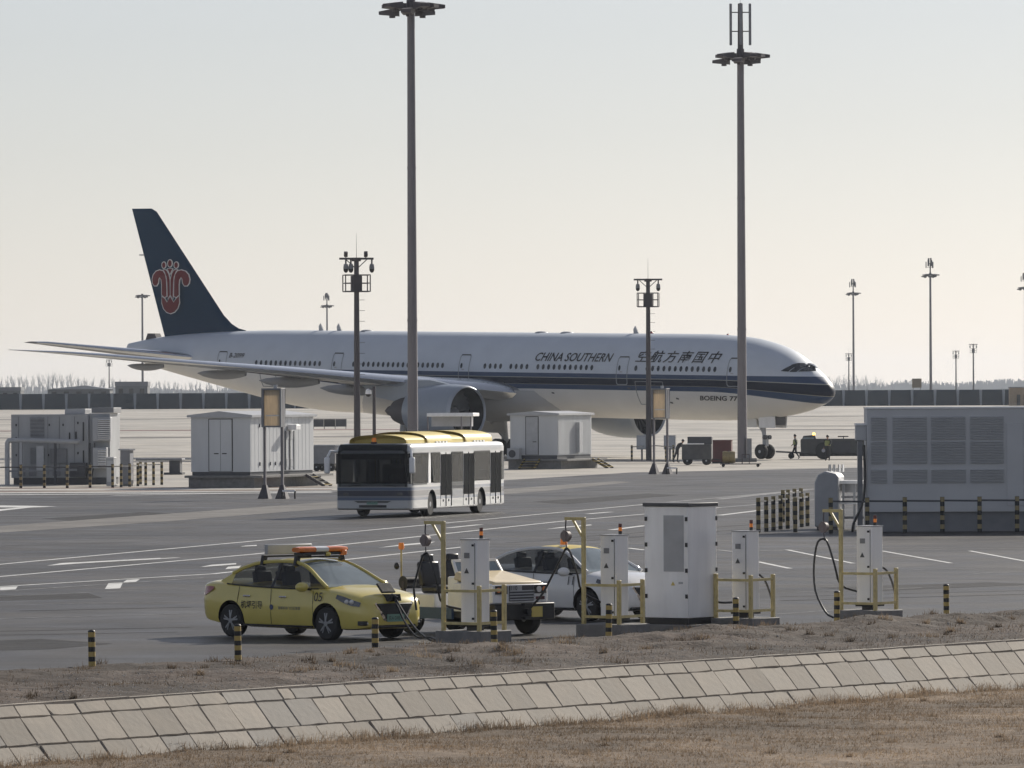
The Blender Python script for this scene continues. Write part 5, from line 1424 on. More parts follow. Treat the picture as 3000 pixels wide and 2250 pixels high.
# ------------------------------------------------------------------ masts and poles
def flood_mast(label, x, y, z, H, group, antenna='none', sc=1.0):
    t = thing('flood_mast', label, 'mast', (x, y, z), 0, group)
    MB().cyl((0, 0, -.3), (0, 0, H), .32 * sc, .22 * sc, 16).cyl((0, 0, 9), (0, 0, 9.12), .305 * sc, .305 * sc, 16).cyl((0, 0, 18), (0, 0, 18.1), .27 * sc, .27 * sc, 16).build('pole', M['steel'], t)
    MB().lathe([(.5, -.04), (.56, -.04), (.56, .04), (.5, .04)], (0, 0, H - .1), 'Z', 20).cyl((-.55, 0, H - .1), (.55, 0, H - .1), .05, n=6).cyl((0, -.55, H - .1), (0, .55, H - .1), .05, n=6).cyl((0, 0, H - .35), (0, 0, H + .5), .3, .26, 12).build('head_frame', M['darksteel'], t)
    for k in range(10):
        a = 2 * PI * k / 10 + .15; rr = 1.5 if k % 2 == 0 else 1.2; dz = -.32 if k % 3 == 1 else .02
        c = Vector((math.cos(a), math.sin(a), 0))
        fl = link('floodlight', None, t)
        MB().box(c * (rr - .25) + Vector((0, 0, H + dz - .24)), (.3, .2, .16), rz=a).build('lamp_gear', M['darksteel'], fl)
        MB().bar(c * .3 + Vector((0, 0, H - .1)), c * rr * .8 + Vector((0, 0, H + dz)), .07).build('lamp_arm', M['darksteel'], fl)
        MB().loft([[Vector((0, 0, H + dz)) + c * (rr - .55) + Vector((-c.y, c.x, 0)) * q * .34 + Vector((0, 0, e * .22)) for q, e in ((-1, -1), (1, -1), (1, 1), (-1, 1))],
                   [Vector((0, 0, H + dz - .02)) + c * (rr + .5) + Vector((-c.y, c.x, 0)) * q * .30 + Vector((0, 0, e * .10)) for q, e in ((-1, -1), (1, -1), (1, 1), (-1, 1))]], smooth=False).build('lamp_head', M['darksteel'], fl)
    if antenna != 'none':
        an = link('antenna_array', None, t)
        if antenna == 'open':
            MB().cyl((0, 0, H + .4), (0, 0, H + 3.6), .2, .17, 12).cyl((0, 0, H + 3.6), (0, 0, H + 4.6), .01, n=5).build('antenna_stem', M['darksteel'], an)
            for z_ in (H + 1.7, H + 3.0): MB().bar((-.62, 0, z_), (.62, 0, z_), .07).bar((0, -.62, z_), (0, .62, z_), .07).build('antenna_bracket', M['darksteel'], an)
            for q in ((-.66, 0), (.66, 0), (0, .66), (0, -.66)):
                MB().bx(q[0] - .09, q[0] + .09, q[1] - .09, q[1] + .09, H + .75, H + 3.6).build('antenna_panel', M['grey'], an, .03)
        else:
            MB().cyl((0, 0, H + .4), (0, 0, H + 2.6), .16, .14, 10).build('antenna_stem', M['darksteel'], an)
            for k in range(7):
                a = k * .9 + .3; r_ = .6 + .3 * (k % 2)
                MB().box((r_ * math.cos(a), r_ * math.sin(a), H + 2.2 + .4 * (k % 3)), (.2, .3, 1.35), rz=a).build('antenna_panel', M['darksteel'], an)
            MB().bar((-.7, 0, H + 1.7), (.7, 0, H + 1.7), .1).bar((0, -.7, H + 2.4), (0, .7, H + 2.4), .1).build('antenna_bracket', M['darksteel'], an)
    return t
def at(px, Y, z=0.0): return (D(px, 1150, Y)[0], Y)
x, y = at(1209, 372); flood_mast('tall grey floodlight mast rising behind the apron bus', x, y, 0, 27.55, 'floodlight masts')
x, y = at(2174, 432)
m2 = flood_mast('tall grey floodlight mast topped by an open antenna array near the aircraft nose', x, y, 0, 27.75, 'floodlight masts', 'open', 1.05)
MB().bx(-.95, .95, -.95, .95, 0, .25).build('mast_plinth', M['concrete'], m2); MB().bx(.3, .62, -.6, -.2, .25, 1.6).build('control_box', M['grey'], m2)
FAR = [(418, 864, 'none', 'slim hazy floodlight mast standing beyond the wall behind the aircraft fin'), (959, 894, 'packed', 'hazy floodlight mast whose antenna top peeks above the aft fuselage'),
       (2501, 857, 'packed', 'hazy antenna-topped floodlight mast ahead of the aircraft nose beside a thin camera pole'), (2727, 803, 'packed', 'hazy floodlight mast with antenna cluster beyond the brown board on the far wall'),
       (3004, 841, 'packed', 'hazy floodlight mast cut by the picture border beyond the louvred container')]
FAR[4] = (3004, 841, 'packed', 'hazy floodlight mast beyond the louvred container near the tan kiosk')
for px, py, an, lb_ in FAR:
    hz = 1159 + (1500 - px) * .0046
    Y = (FZ + 27.4 - CAMH) * FPX / (hz - py)
    x, y = at(px, Y); flood_mast(lb_, x, y, FZ - .2, 27.4, 'far floodlight masts', an)
def cctv_pole(label, x, y, z, H, rz, full, group):
    t = thing('camera_pole', label, 'camera pole', (x, y, z), rz, group)
    MB().cyl((0, 0, -.2), (0, 0, H), .21, .14, 12).cyl((0, 0, H - .15), (0, 0, H + .06), .26, .3, 12).build('pole', M['darksteel'], t)
    MB().bar((-1.0, 0, H), (1.0, 0, H), .13, .12).bar((.12, 0, H - .5), (.6, 0, H - .06), .05).bar((-.12, 0, H - .5), (-.6, 0, H - .06), .05).build('cross_arm', M['darksteel'], t)
    MB().cyl((0, 0, H), (0, 0, H + 1.5), .016, .006, 6).build('whip_aerial', M['darksteel'], t)
    cam_x = ((-.62, 0), (-.32, .05), (.9, 0)) if full else ((-.72, 0), (.72, 0))
    for cx_, cy_ in cam_x:
        c = link('dome_camera', None, t)
        MB().cyl((cx_, cy_, H - .06), (cx_, cy_, H - .3), .05, n=8).build('camera_stem', M['darksteel'], c)
        MB().lathe([(.03, -.28), (.12, -.32), (.15, -.5), (.15, -.6)], (cx_, cy_, H), 'Z', 12).build('camera_hood', M['grey'], c)
        MB().lathe([(.15, -.6), (.13, -.72), (.07, -.8), (.01, -.82)], (cx_, cy_, H), 'Z', 12).build('camera_dome', M['black'], c)
    if full:
        for cx_, a in ((-.62, .4), (.55, -.5)): MB().box((cx_, 0, H + .26), (.2, .24, .26), rx=a).bar((cx_, 0, H + .04), (cx_, 0, H + .2), .05).build('spot_lamp', M['darksteel'], t)
    bk = link('service_basket', None, t); z0, z1, w = H - 1.9, H - .95, .72
    for zz in (z0, (z0 + z1) / 2, z1): MB().bar((-w, -w, zz), (w, -w, zz), .05).bar((-w, w, zz), (w, w, zz), .05).bar((-w, -w, zz), (-w, w, zz), .05).bar((w, -w, zz), (w, w, zz), .05).build('basket_rail', M['darksteel'], bk)
    for q in ((-w, -w), (w, -w), (-w, w), (w, w), (-.25, -w), (.3, w)): MB().bar((q[0], q[1], z0), (q[0], q[1], z1), .06).build('basket_post', M['darksteel'], bk)
    MB().bx(-w, w, -w, w, z0 - .04, z0).build('basket_floor', M['darksteel'], bk); MB().bx(-.32, .3, -.25, .25, z0, z1 - .05).build('basket_cabinet', M['darksteel'], bk)
    for k in range(9): MB().bar((.12, 0, H - 2.4 - .62 * k), (.48, 0, H - 2.4 - .62 * k), .025).build('rung', M['darksteel'], t)
    return t
x, y = at(1046, 367); cctv_pole('dark camera pole with three dome cameras standing behind the apron bus', x, y, 0, 12.6, R(8), True, 'camera poles')
x, y = at(1900, 443); cctv_pole('dark camera pole with two dome cameras beside the two-post board under the forward fuselage', x, y, 0, 12.7, R(-5), False, 'camera poles')
for px, py, lb_ in ((2487, 1034, 'thin hazy camera pole close against the far mast ahead of the aircraft nose'), (2801, 1026, 'thin hazy camera pole above the far wall with a wide flat crossarm'), (2852, 1006, 'pale hazy camera pole, taller of the neighbouring pair above the far wall'), (320, 1052, 'thin hazy camera pole over the far wall below the aircraft wing tip')):
    hz = 1159 + (1500 - px) * .0046; Y = (FZ + 12.7 - CAMH) * FPX / (hz - py)
    x, y = at(px, Y); cctv_pole(lb_, x, y, FZ - .2, 12.7, random.uniform(-.3, .3), False, 'far camera poles')
# small dome camera post
x, y = at(1096, 352)
t = thing('camera_post', 'short dark post with one dome camera behind the bus roof', 'camera post', (x, y, 0))
MB().cyl((0, 0, -.1), (0, 0, 5.15), .11, .09, 10).build('pole', M['darksteel'], t); MB().bar((0, 0, 5.0), (-.32, 0, 5.0), .06).build('camera_arm', M['darksteel'], t)
MB().lathe([(.03, .12), (.14, .06), (.17, -.1), (.17, -.18)], (-.32, 0, 4.9), 'Z', 12).build('camera_hood', M['white'], t); MB().lathe([(.16, -.18), (.12, -.3), (.01, -.34)], (-.32, 0, 4.9), 'Z', 12).build('camera_dome', M['black'], t)

# ------------------------------------------------------------------ two-post boards
def board(px, py, label, rz):
    x, y = G(px, py)
    t = thing('stand_board', label, 'sign', (x, y, 0), rz, 'two-post stand boards')
    for s in (-1, 1):
        po = link('post', None, t); yo = 0.0
        MB().bx(s * .42 - .055, s * .42 + .055, -.055, .055, .4, 3.2).build('post_shaft', M['steel'], po); MB().bx(s * .42 - .05, s * .42 + .05, -.05, .05, 3.2, 4.9).build('post_head', M['steel'], po)
        MB().loft([[(s * .42 - .26, -.26, 0), (s * .42 + .26, -.26, 0), (s * .42 + .26, .26, 0), (s * .42 - .26, .26, 0)], [(s * .42 - .08, -.08, .62), (s * .42 + .08, -.08, .62), (s * .42 + .08, .08, .62), (s * .42 - .08, .08, .62)]], smooth=False).build('post_foot', M['darksteel'], po)
    fr = link('board_case', None, t)
    MB().bx(-.47, .47, -.30, .30, 4.90, 4.98).bx(-.47, .47, -.30, .30, 3.22, 3.29).bx(-.47, -.36, -.30, .30, 3.29, 4.90).bx(.41, .47, -.30, .30, 3.29, 4.90).build('case_frame', M['grey'], fr, .01)
    MB().bx(-.36, .41, -.20, -.17, 3.29, 4.90).build('board_face', M['beige'], fr)
    MB().bx(-.3, .36, -.205, -.2, 3.72, 3.78).build('board_print', M['clearlens'], fr)
    MB().cyl((0.1, 0, 4.98), (0.1, 0, 5.14), .09).build('board_lamp', M['lgrey'], fr)
    rl = link('kick_rail', None, t)
    MB().bar((.55, -.35, .36), (1.15, -.35, .36), .08).build('rail_bar', M['white'], rl)
    for q in (.55, 1.15): MB().bar((q, -.35, 0), (q, -.35, .36), .07).build('rail_leg', M['black'], rl)
    return t
board(802, 1461, 'two-post lit board with beige face in front of the left cabin', R(-18))
board(1936, 1389, 'two-post lit board with beige face under the forward fuselage', R(-24))

# ------------------------------------------------------------------ equipment cabins
def louvre(name, x0, x1, z0, z1, y, parent, n, m='grey', d=.05, axis='y'):
    b = MB()
    for k in range(n):
        z = z0 + (z1 - z0) * (k + .5) / n; h = (z1 - z0) / n
        if axis == 'y': b.box(((x0 + x1) / 2, y - d * .5, z), (abs(x1 - x0), d, h * .34), rx=.5)
        else: b.box((y + d * .5, (x0 + x1) / 2, z), (d, abs(x1 - x0), h * .34), ry=.5)
    o = b.build(name, M[m], parent); o['kind'] = 'stuff'
    return o
def cabin(label, px, py, rz, W, L, zp, zb, zt, zr, corr, door2):
    x, y = G(px, py)
    t = thing('equipment_cabin', label, 'cabin', (x, y, 0), rz, 'equipment cabins on the apron edge')
    MB().bx(-W - .1, .25, -.1, L + .4, -.1, zp - .12).build('plinth', M['concrete'], t)
    MB().bx(-W - .25, .75, -.3, L + .9, zp - .12, zp).build('deck', M['concrete'], t, .01)
    MB().bx(-W + .04, -.04, .04, L - .04, zp, zb).build('floor_frame', M['dgrey'], t)
    MB().bx(-W, 0, 0, L, zb, zt).build('cabin_wall', M['offwhite'], t)
    o = .16
    MB().prism([(-W - o, zt - .02), (o, zt - .02), (o, zt + .10), (-W / 2, zr), (-W - o, zt + .10)], -o, L + o, f=lambda a, b, c: (a, c, b)).build('roof', M['lgrey'], t)
    dw = 1.25 if door2 else .8; dx = -W / 2 + (.0 if door2 else -.12); zd = zt - .12
    MB().bx(dx - dw / 2 - .04, dx + dw / 2 + .04, -.015, .01, zb + .02, zd + .04).build('door_frame', M['black'], t)
    for k in range(2 if door2 else 1):
        a0 = dx - dw / 2 + (dw / 2) * k; a1 = a0 + (dw / 2 if door2 else dw)
        d = MB().bx(a0 + .01, a1 - .01, -.04, -.01, zb + .04, zd).build('door', M['lgrey'] if not door2 else M['offwhite'], t)
        MB().bx((a1 - .34) if k == 0 else a0 + .1, (a1 - .1) if k == 0 else a0 + .34, -.07, -.04, zb + (zd - zb) * .34, zb + (zd - zb) * .34 + .05).build('handle', M['black'], d)
    ribs = MB()
    n = int(L / (.13 if corr else .5))
    for k in range(n):
        q = .1 + (L - .2) * k / n
        if corr: ribs.bx(-.005, .028, q, q + .06, zb + .05, zt - .02)
        else: ribs.bx(-.005, .007, q, q + .05, zb + .05, zt - .02)
    r_ = ribs.build('wall_ribs', M['offwhite'], t); r_['kind'] = 'stuff'
    return t
c1 = cabin('white gabled equipment cabin with double doors behind the two-post board', 734, 1429, R(-20), 3.25, 8.6, .62, .80, 3.58, 3.88, False, True)
for zz in (1.1, 3.05):
    for q in (1.2, 1.9, 2.6, 3.3, 4.0): MB().bx(0, .05, q, q + .04, zz, zz + .18).build('wall_clip', M['dgrey'], c1)
MB().bx(.02, .5, 4.95, 5.6, 2.9, 3.15).build('air_vent', M['white'], c1, .02); MB().bx(.0, .06, 4.6, 5.7, .85, 2.85).build('side_door', M['offwhite'], c1)
for q in (4.6, 5.1, 5.18, 5.7): MB().bar((.07, q, .85), (.07, q, 2.85), .04).build('door_bar', M['dgrey'], c1)
for zz in (1.0, 2.4): MB().bx(.05, .075, 4.7, 5.0, zz, zz + .4).bx(.05, .075, 5.25, 5.6, zz, zz + .4).build('door_vent', M['lgrey'], c1)
st_ = link('steps', None, c1)
for k in range(4): MB().bx(.75 + .26 * k, 1.05 + .26 * k, 5.6, 6.6, .46 - .14 * k, .52 - .14 * k).build('tread', M['striped'], st_)
MB().bar((.75, 5.6, .58), (1.8, 5.6, .0), .05, .14).bar((.75, 6.6, .58), (1.8, 6.6, .0), .05, .14).build('stringer', M['darksteel'], st_)
c2 = cabin('smaller ribbed white equipment cabin with single grey door under the wing root', 1634, 1374, R(-20), 3.15, 6.4, .62, .86, 3.38, 3.62, True, False)
MB().bx(.03, .3, 3.3, 3.9, 1.0, 2.9).build('wall_pipe_box', M['lgrey'], c2); MB().bx(-3.1, -2.3, -.75, -.25, .62, 1.3).build('air_conditioner', M['lgrey'], c2, .03); MB().lathe([(.2, 0), (.24, -.02), (.24, -.03)], (-2.75, -.76, .96), 'Y', 14).build('fan_grille', M['dgrey'], c2)
for y0_, x0_, ax_ in ((-.3, -2.1, 'f'), (4.4, .75, 's')):
    st_ = link('steps', None, c2)
    for k in range(4):
        if ax_ == 'f': MB().bx(x0_ + .0, x0_ + 1.0, y0_ - .25 * (k + 1), y0_ - .25 * k, .46 - .14 * k, .52 - .14 * k).build('tread', M['striped'], st_)
        else: MB().bx(x0_ + .25 * k, x0_ + .25 * (k + 1), y0_, y0_ + 1.0, .46 - .14 * k, .52 - .14 * k).build('tread', M['striped'], st_)
    for q in (0, 1.0):
        if ax_ == 'f': MB().bar((x0_ + q, y0_, .58), (x0_ + q - .0, y0_ - 1.05, 0), .06, .16).build('stringer', M['striped'], st_)
        else: MB().bar((x0_, y0_ + q, .58), (x0_ + 1.05, y0_ + q, 0), .06, .16).build('stringer', M['striped'], st_)

# generator container on the left
M['gen'] = mat('generator_grey', (0.36, 0.37, 0.385), .55, var=.16, scale=1.2, stretch=(1, 1, .3))
x, y = G(322, 1419)
gen = thing('generator_container', 'pale grey louvred generator container with bent pipe frame before it', 'container', (x, y, 0), R(-9))
W = 5.35
MB().bx(-W, -1.15, 0, 2.6, .35, 3.72).build('container_wall', M['gen'], gen, .02); MB().bx(-1.15, -.02, .15, 2.6, .35, 3.76).build('end_section', M['gen'], gen, .02); MB().bx(-W + .1, -.1, .1, 2.5, -.05, .35).build('skid', M['dgrey'], gen)
for z0_, z1_ in ((2.45, 3.55), (1.05, 1.95)):
    MB().bx(-4.3, -3.55, -.02, .01, z0_, z1_).build('vent_recess', M['dgrey'], gen); louvre('louvre', -4.3, -3.55, z0_, z1_, -.01, gen, 15, 'lgrey')
for z0_, z1_, x1_ in ((2.3, 3.55, .12), (.85, 1.95, -.1)):
    u_ = link('cooling_unit', None, gen); MB().bx(-.85, x1_, -.35, .15, z0_, z1_).build('unit_case', M['lgrey'], u_, .02); MB().bx(-.55, x1_ - .05, -.37, -.34, z0_ + .06, z1_ - .08).build('vent_recess', M['black'], u_); louvre('louvre', -.55, x1_ - .03, z0_ + .06, z1_ - .08, -.37, u_, 11, 'white', .07)
for x0_ in (-4.95, -3.35, -2.72, -1.9): MB().bar((x0_, -.008, .5), (x0_, -.008, 3.6), .012, .012).build('panel_seam', M['dgrey'], gen)
for x0_, z in ((-5.1, 3.1), (-5.1, 2.4), (-3.3, 3.1), (-3.3, 2.3), (-2.55, 3.1), (-1.75, 3.2), (-5.1, 1.5), (-3.35, 1.5), (-2.55, 1.5), (-1.75, 1.6)): MB().bx(x0_, x0_ + .06, -.04, 0, z, z + .12).build('panel_latch', M['black'], gen)
for x0_, z, h in ((-1.45, 2.3, 1.0), (-2.2, 2.3, .45), (-1.85, 2.3, .5), (-1.45, .6, 1.2)): MB().bx(x0_, x0_ + .06, -.06, 0, z, z + h).build('conduit', M['black'], gen)
for q in (-5.0, -4.4, -3.1, -2.45): MB().bx(q, q + .42, -.03, .0, .45, .95).build('low_hatch', M['grey'], gen)
for q in (-1.05, -.8): MB().tube([(q, -.1, 2.2), (q, -.16, 1.2), (q - .15, -.2, .3)], .04, 6).build('hose', M['cable'], gen)
MB().bx(-2.05, -1.2, -.55, -.05, .4, 1.15).build('battery_box', M['dgrey'], gen, .02); MB().bx(-3.2, -2.3, -.12, 0, 1.1, 1.9).build('control_panel', M['grey'], gen, .02)
MB().bx(-2.5, -1.4, .3, 2.2, 3.72, 4.0).build('roof_box', M['lgrey'], gen, .02); MB().bx(-1.05, .15, .3, 2.2, 3.78, 4.06).build('roof_box', M['grey'], gen, .02)
pf = link('pipe_frame', None, gen)
MB().tube(bez([(-5.35, -.9, 0), (-5.35, -.9, 1.9), (-5.3, -.9, 2.28), (-5.0, -.9, 2.36), (-3.5, -.9, 2.33), (-2.0, -.85, 2.28), (-1.6, -.4, 2.28)], 30), .13, 10).build('frame_pipe', M['lgrey'], pf)
MB().bar((-4.6, -.9, 0), (-4.6, -.9, 2.25), .14).build('frame_leg', M['lgrey'], pf); MB().bar((-2.75, -.9, 0), (-2.75, -.9, 2.25), .12).build('frame_leg', M['dgrey'], pf); MB().bar((-5.3, -.9, .72), (-1.6, -.9, .78), .1).build('frame_bar', M['grey'], pf); MB().bx(-3.75, -3.35, -.98, -.92, .75, 2.05).build('cable_door', M['lgrey'], pf)
x, y = G(372, 1424)
kb = thing('switch_box', 'small grey switch box with lit side at the end of the generator fence', 'switch box', (x, y, 0), R(-30))
MB().bx(-.28, .28, -.2, .2, .12, 1.85).build('box_case', M['grey'], kb, .01); MB().bx(-.35, .35, -.27, .27, 1.85, 1.93).build('box_roof', M['lgrey'], kb); MB().bx(-.25, .25, -.17, .17, -.02, .12).build('box_foot', M['concrete'], kb); MB().bx(.275, .292, -.15, .15, .3, 1.7).build('box_door', M['white'], kb)  # white side panel paints the sunlit side of the grey case
x, y = G(326, 1423)
kb = thing('junction_box', 'squat grey junction box beside the louvred generator container', 'junction box', (x, y, 0), R(-15))
MB().bx(-.2, .2, -.2, .2, 0, 1.45).build('box_case', M['lgrey'], kb, .01); MB().bx(-.22, .22, -.22, .22, 1.45, 1.5).build('box_roof', M['white'], kb); MB().bx(-.16, .16, -.215, -.2, .2, 1.3).build('box_door', M['offwhite'], kb)
# ringed-post fences
def fence(label, pts, H, rails, group):
    x, y = pts[0]
    t = thing('barrier_fence', label, 'fence', (x, y, 0), 0, group)
    pme_ = MB().cyl((0, 0, -.1), (0, 0, H), .075, n=12).mesh('fence_post', M['fencepost'])
    for a, b in pts: link('fence_post', pme_, t, (a - x, b - y, 0))
    for a, b in rails:
        p, q = pts[a], pts[b]
        MB().bar((p[0] - x, p[1] - y, H - .12), (q[0] - x, q[1] - y, H - .14), .06, .06).build('fence_rail', M['dgrey'], t)
    return t
pts = [G(-10, 1431)] + [G(px, 1430) for px in (61, 130, 197)] + [G(264, 1429), G(330, 1428), G(355, 1427), G(380, 1426)] + [G(404, 1424), G(427, 1422), G(450, 1421), G(474, 1420), G(412, 1419)]
fence('ringed-post barrier fence in front of the louvred generator container', pts, 1.2, [(i, i + 1) for i in range(11)] + [(8, 12)], 'ringed-post fences')
for pz in ():
    pass
t2 = [G(2222, 1560), G(2245, 1557), G(2266, 1554), G(2287, 1551), G(2308, 1549), G(2330, 1559), G(2349, 1544), G(2366, 1541)]
fence('close-set ringed-post barrier at the open end of the big louvred container', t2, 1.16, [(0, 1), (1, 2), (2, 3), (3, 4), (4, 6), (6, 7)], 'ringed-post fences')
t3 = [G(2294, 1530), G(2309, 1528), G(2328, 1525), G(2347, 1523)]
fence('back row of ringed posts beside the rounded tank unit', t3, 1.16, [(0, 1), (1, 2), (2, 3)], 'ringed-post fences')
t4 = [G(2434, 1563), G(2541, 1562), G(2651, 1561), G(2761, 1560), G(2870, 1559), G(2980, 1558), G(3090, 1557)]
fence('ringed-post barrier fence in front of the big louvred container', t4, 1.18, [(i, i + 1) for i in range(6)], 'ringed-post fences')

# big louvred container on the right
x, y = G(2541, 1558)
big = thing('louvred_container', 'big blue-grey container with rows of louvre panels behind a ringed-post fence', 'container', (x, y, 0), R(-1.5))
M['contgrey'] = mat('container_grey', (0.56, 0.565, 0.575), 0.55, var=0.08, scale=.6)
MB().bx(0, 9.5, 0, 3.2, .75, 4.10).build('container_wall', M['contgrey'], big, .02); MB().bx(.05, 9.45, .08, 3.1, -.05, .75).build('base_skirt', M['grey'], big); MB().bx(-.02, 9.52, -.04, 3.24, 4.10, 4.16).build('roof_edge', M['white'], big); MB().bx(0, 9.5, -.03, 0, .66, .80).build('base_rail', M['contgrey'], big)  # white roof edge paints in the sunlit top rim
for cx0, cx1 in ((.14, .66), (.86, 2.0), (2.14, 3.28), (3.44, 4.55), (5.3, 6.4), (6.6, 7.7)):
    for z0_, z1_, n_ in ((3.06, 3.84, 14), (2.26, 3.02, 14), (1.62, 2.08, 9)):
        lp_ = link('louvre_panel', None, big)
        MB().bx(cx0, cx1, -.012, .01, z0_, z1_).build('panel_back', M['lgrey'], lp_); louvre('louvre', cx0, cx1, z0_, z1_, -.012, lp_, n_, 'contgrey', .045)
MB().bx(4.66, 5.2, -.03, .01, .85, 3.6).build('door', M['contgrey'], big, .01)
du = link('side_duct', None, big)
MB().bx(-.36, 0, .2, 1.4, 3.05, 3.55).build('duct_box', M['contgrey'], du, .02); MB().bx(-.38, 0, .15, 1.45, 3.55, 3.62).build('duct_lid', M['white'], du); MB().bx(-.3, -.14, .3, .9, 0, 3.05).build('duct_riser', M['grey'], du)
MB().tube(bez([(-.10, -.1, 2.9), (-.08, -.12, 1.6), (-.18, -.14, .9), (-.45, -.12, .3), (-.5, -.1, .0)]), .045, 8).build('drain_hose', M['cable'], du)
x, y = G(2440, 1552)
tk = thing('tank_unit', 'rounded grey tank unit with pipes beside the big louvred container', 'tank', (x, y, 0), R(-8))
MB().prism([(-.62, .1), (.2, .1), (.2, 1.78), (.1, 1.9), (-.25, 1.98), (-.5, 1.86), (-.62, 1.6)], 0, 2.2, f=lambda a, b, c: (a, c, b)).build('tank_shell', M['lgrey'], tk, .05)
MB().bx(-.55, .15, .05, 2.1, 0, .1).build('tank_foot', M['dgrey'], tk)
pl_ = link('pipe_platform', None, tk)
MB().bx(.2, 1.15, .4, 1.6, 1.55, 1.66).bx(.2, 1.15, .4, 1.6, .86, .93).build('platform_shelf', M['white'], pl_); MB().bx(.25, 1.1, .8, 1.5, 1.25, 1.55).build('pipe_box', M['lgrey'], pl_)
for q in (.32, .7, 1.05): MB().bx(q - .04, q + .04, .45, .53, 0, 1.55).build('platform_leg', M['lgrey'], pl_)
for q in (.35, .5, .68, .8): MB().cyl((q - .55, 1.2, 1.9 if q < .4 else 1.95), (q - .55, 1.2, 2.2), .05, n=8).build('valve', M['chrome'], pl_)
MB().bar((.25, .5, .4), (1.1, .5, .4), .08).bar((.25, .5, 1.1), (1.1, .5, 1.1), .06).build('platform_bar', M['grey'], pl_)

# shelter behind the bus, ground cart, low slab
x, y = at(1322, 362)
sh = thing('canopy_shelter', 'flat white canopy shelter seen over the bus roof before the engine', 'shelter', (x, y, 0), R(-10))
MB().bx(-1.25, 1.45, -1, 1, 3.42, 3.62).build('canopy', M['white'], sh, .03); MB().bx(-1.2, 1.1, .2, .9, 2.85, 3.42).build('fascia', M['lgrey'], sh)
for q in (-1.2, .75, 1.3): MB().bar((q, -.9, 0), (q, -.9, 3.42), .08).build('canopy_post', M['steel'], sh)
MB().bx(-.9, .6, .3, .85, 0, 2.1).build('counter_cabinet', M['grey'], sh)
x, y = G(968, 1380)
gp = thing('ground_power_unit', 'low grey ground power unit between the left cabin and the bus', 'power unit', (x, y, 0), R(-15))
MB().bx(-1.0, .5, -.7, .7, .45, 1.55).build('unit_case', M['grey'], gp, .04); MB().bx(-1.02, .52, -.72, .72, 1.55, 1.62).build('unit_lid', M['lgrey'], gp); MB().bx(-.9, .4, -.6, .6, .3, .45).build('unit_frame', M['black'], gp)
for q in (-.7, .25):
    for s in (-1, 1): wheel_set(gp, (q, s * .6, .25), .25, .18)
MB().bar((.5, 0, .4), (1.3, 0, .25), .06).build('tow_bar', M['black'], gp)
x, y = G(470, 1390)
sl = thing('service_table', 'dark low service platform on one leg beside the left cabin', 'platform', (x, y, 0), R(-8))
MB().bx(-1.4, 1.4, -.5, .5, .82, .95).build('platform_top', M['grey'], sl, .02); MB().bx(.6, 1.25, -.35, .35, .1, .82).build('platform_leg', M['dgrey'], sl); MB().bx(.3, 1.4, -.5, .5, 0, .12).build('platform_foot', M['dgrey'], sl)
# taxiway sign and far field bits
a = GF(966, 1254)
ts = thing('taxiway_sign', 'dark low taxiway sign panel out on the sunlit apron', 'taxiway sign', (a[0], a[1], fz(a[1])), R(5))
for k in range(3): MB().bx(-1.9 + 1.27 * k, -.67 + 1.27 * k, -.1, .1, .15, 1.0).build('sign_panel', M['dgrey'] if k != 1 else M['black'], ts)
for k in range(4): MB().bar((-1.8 + 1.2 * k, 0, -.1), (-1.8 + 1.2 * k, 0, .2), .08).build('sign_leg', M['steel'], ts)
M['shed'] = mat('shed_grey', (0.16, 0.165, 0.17), .8); M['tanw'] = mat('tan_render', (0.30, 0.22, 0.14), .8)
def shed(name, label, cat, px0, px1, ptop, Y, m, gable=True):
    x0 = at(px0, Y)[0]; x1 = at(px1, Y)[0]; zt = D((px0 + px1) / 2, ptop, Y)[2] - (FZ - .2)
    t = thing(name, label, cat, ((x0 + x1) / 2, Y, FZ - .2)); w = (x1 - x0) / 2
    MB().bx(-w, w, 0, 8, 0, zt * .82).build('wall', M[m], t)
    n = max(3, int(w))
    for k in range(n): MB().bx(-w + 2 * w * (k + .3) / n, -w + 2 * w * (k + .7) / n, -.06, .02, zt * .5, zt * .72).build('window', M['glass'], t)
    if gable: MB().prism([(-w - .3, zt * .82), (w + .3, zt * .82), (w * .2, zt)], -.3, 8.3, f=lambda a_, b_, c_: (a_, c_, b_)).build('roof', M['lgrey'], t)
    else: MB().bx(-w - .1, w + .1, -.1, 8.1, zt * .82, zt).build('roof', M['grey'], t)
    return t
shed('far_shed', 'long low grey shed behind the far wall under the wing tip', 'shed', 140, 322, 1129, 1120, 'shed'); shed('flat_building', 'boxy grey building behind the far wall below the tail cone', 'building', 338, 432, 1118, 1150, 'shed', False)
shed('grey_hut', 'short grey hut behind the far wall at the open field side', 'hut', -30, 60, 1134, 1120, 'shed', False)
x = at(2686, 1060)[0]
bb2 = thing('field_board', 'brown square board raised on posts behind the far wall', 'board', (x, 1060, FZ - .2))
zb_ = D(2686, 1136, 1060)[2] - FZ + .2; zt_ = D(2686, 1109, 1060)[2] - FZ + .2
MB().bx(-.8, .8, -.05, .05, zb_, zt_).build('board_face', mat('brown_board', (.16, .13, .09), .8), bb2)
for s in (-1, 1): MB().bar((s * .6, .1, 0), (s * .6, .1, zt_), .1).build('board_post', M['dgrey'], bb2)
x = at(2990, 985)[0]
th = thing('tan_kiosk', 'tan kiosk with dark doorways in front of the far wall', 'kiosk', (x, 985, fz(985) - .3))
MB().bx(-1.6, 4, 0, 3, 0, 2.75).build('wall', M['tanw'], th); MB().bx(-1.7, 4.1, -.1, 3.1, 2.75, 2.9).build('roof', M['grey'], th)
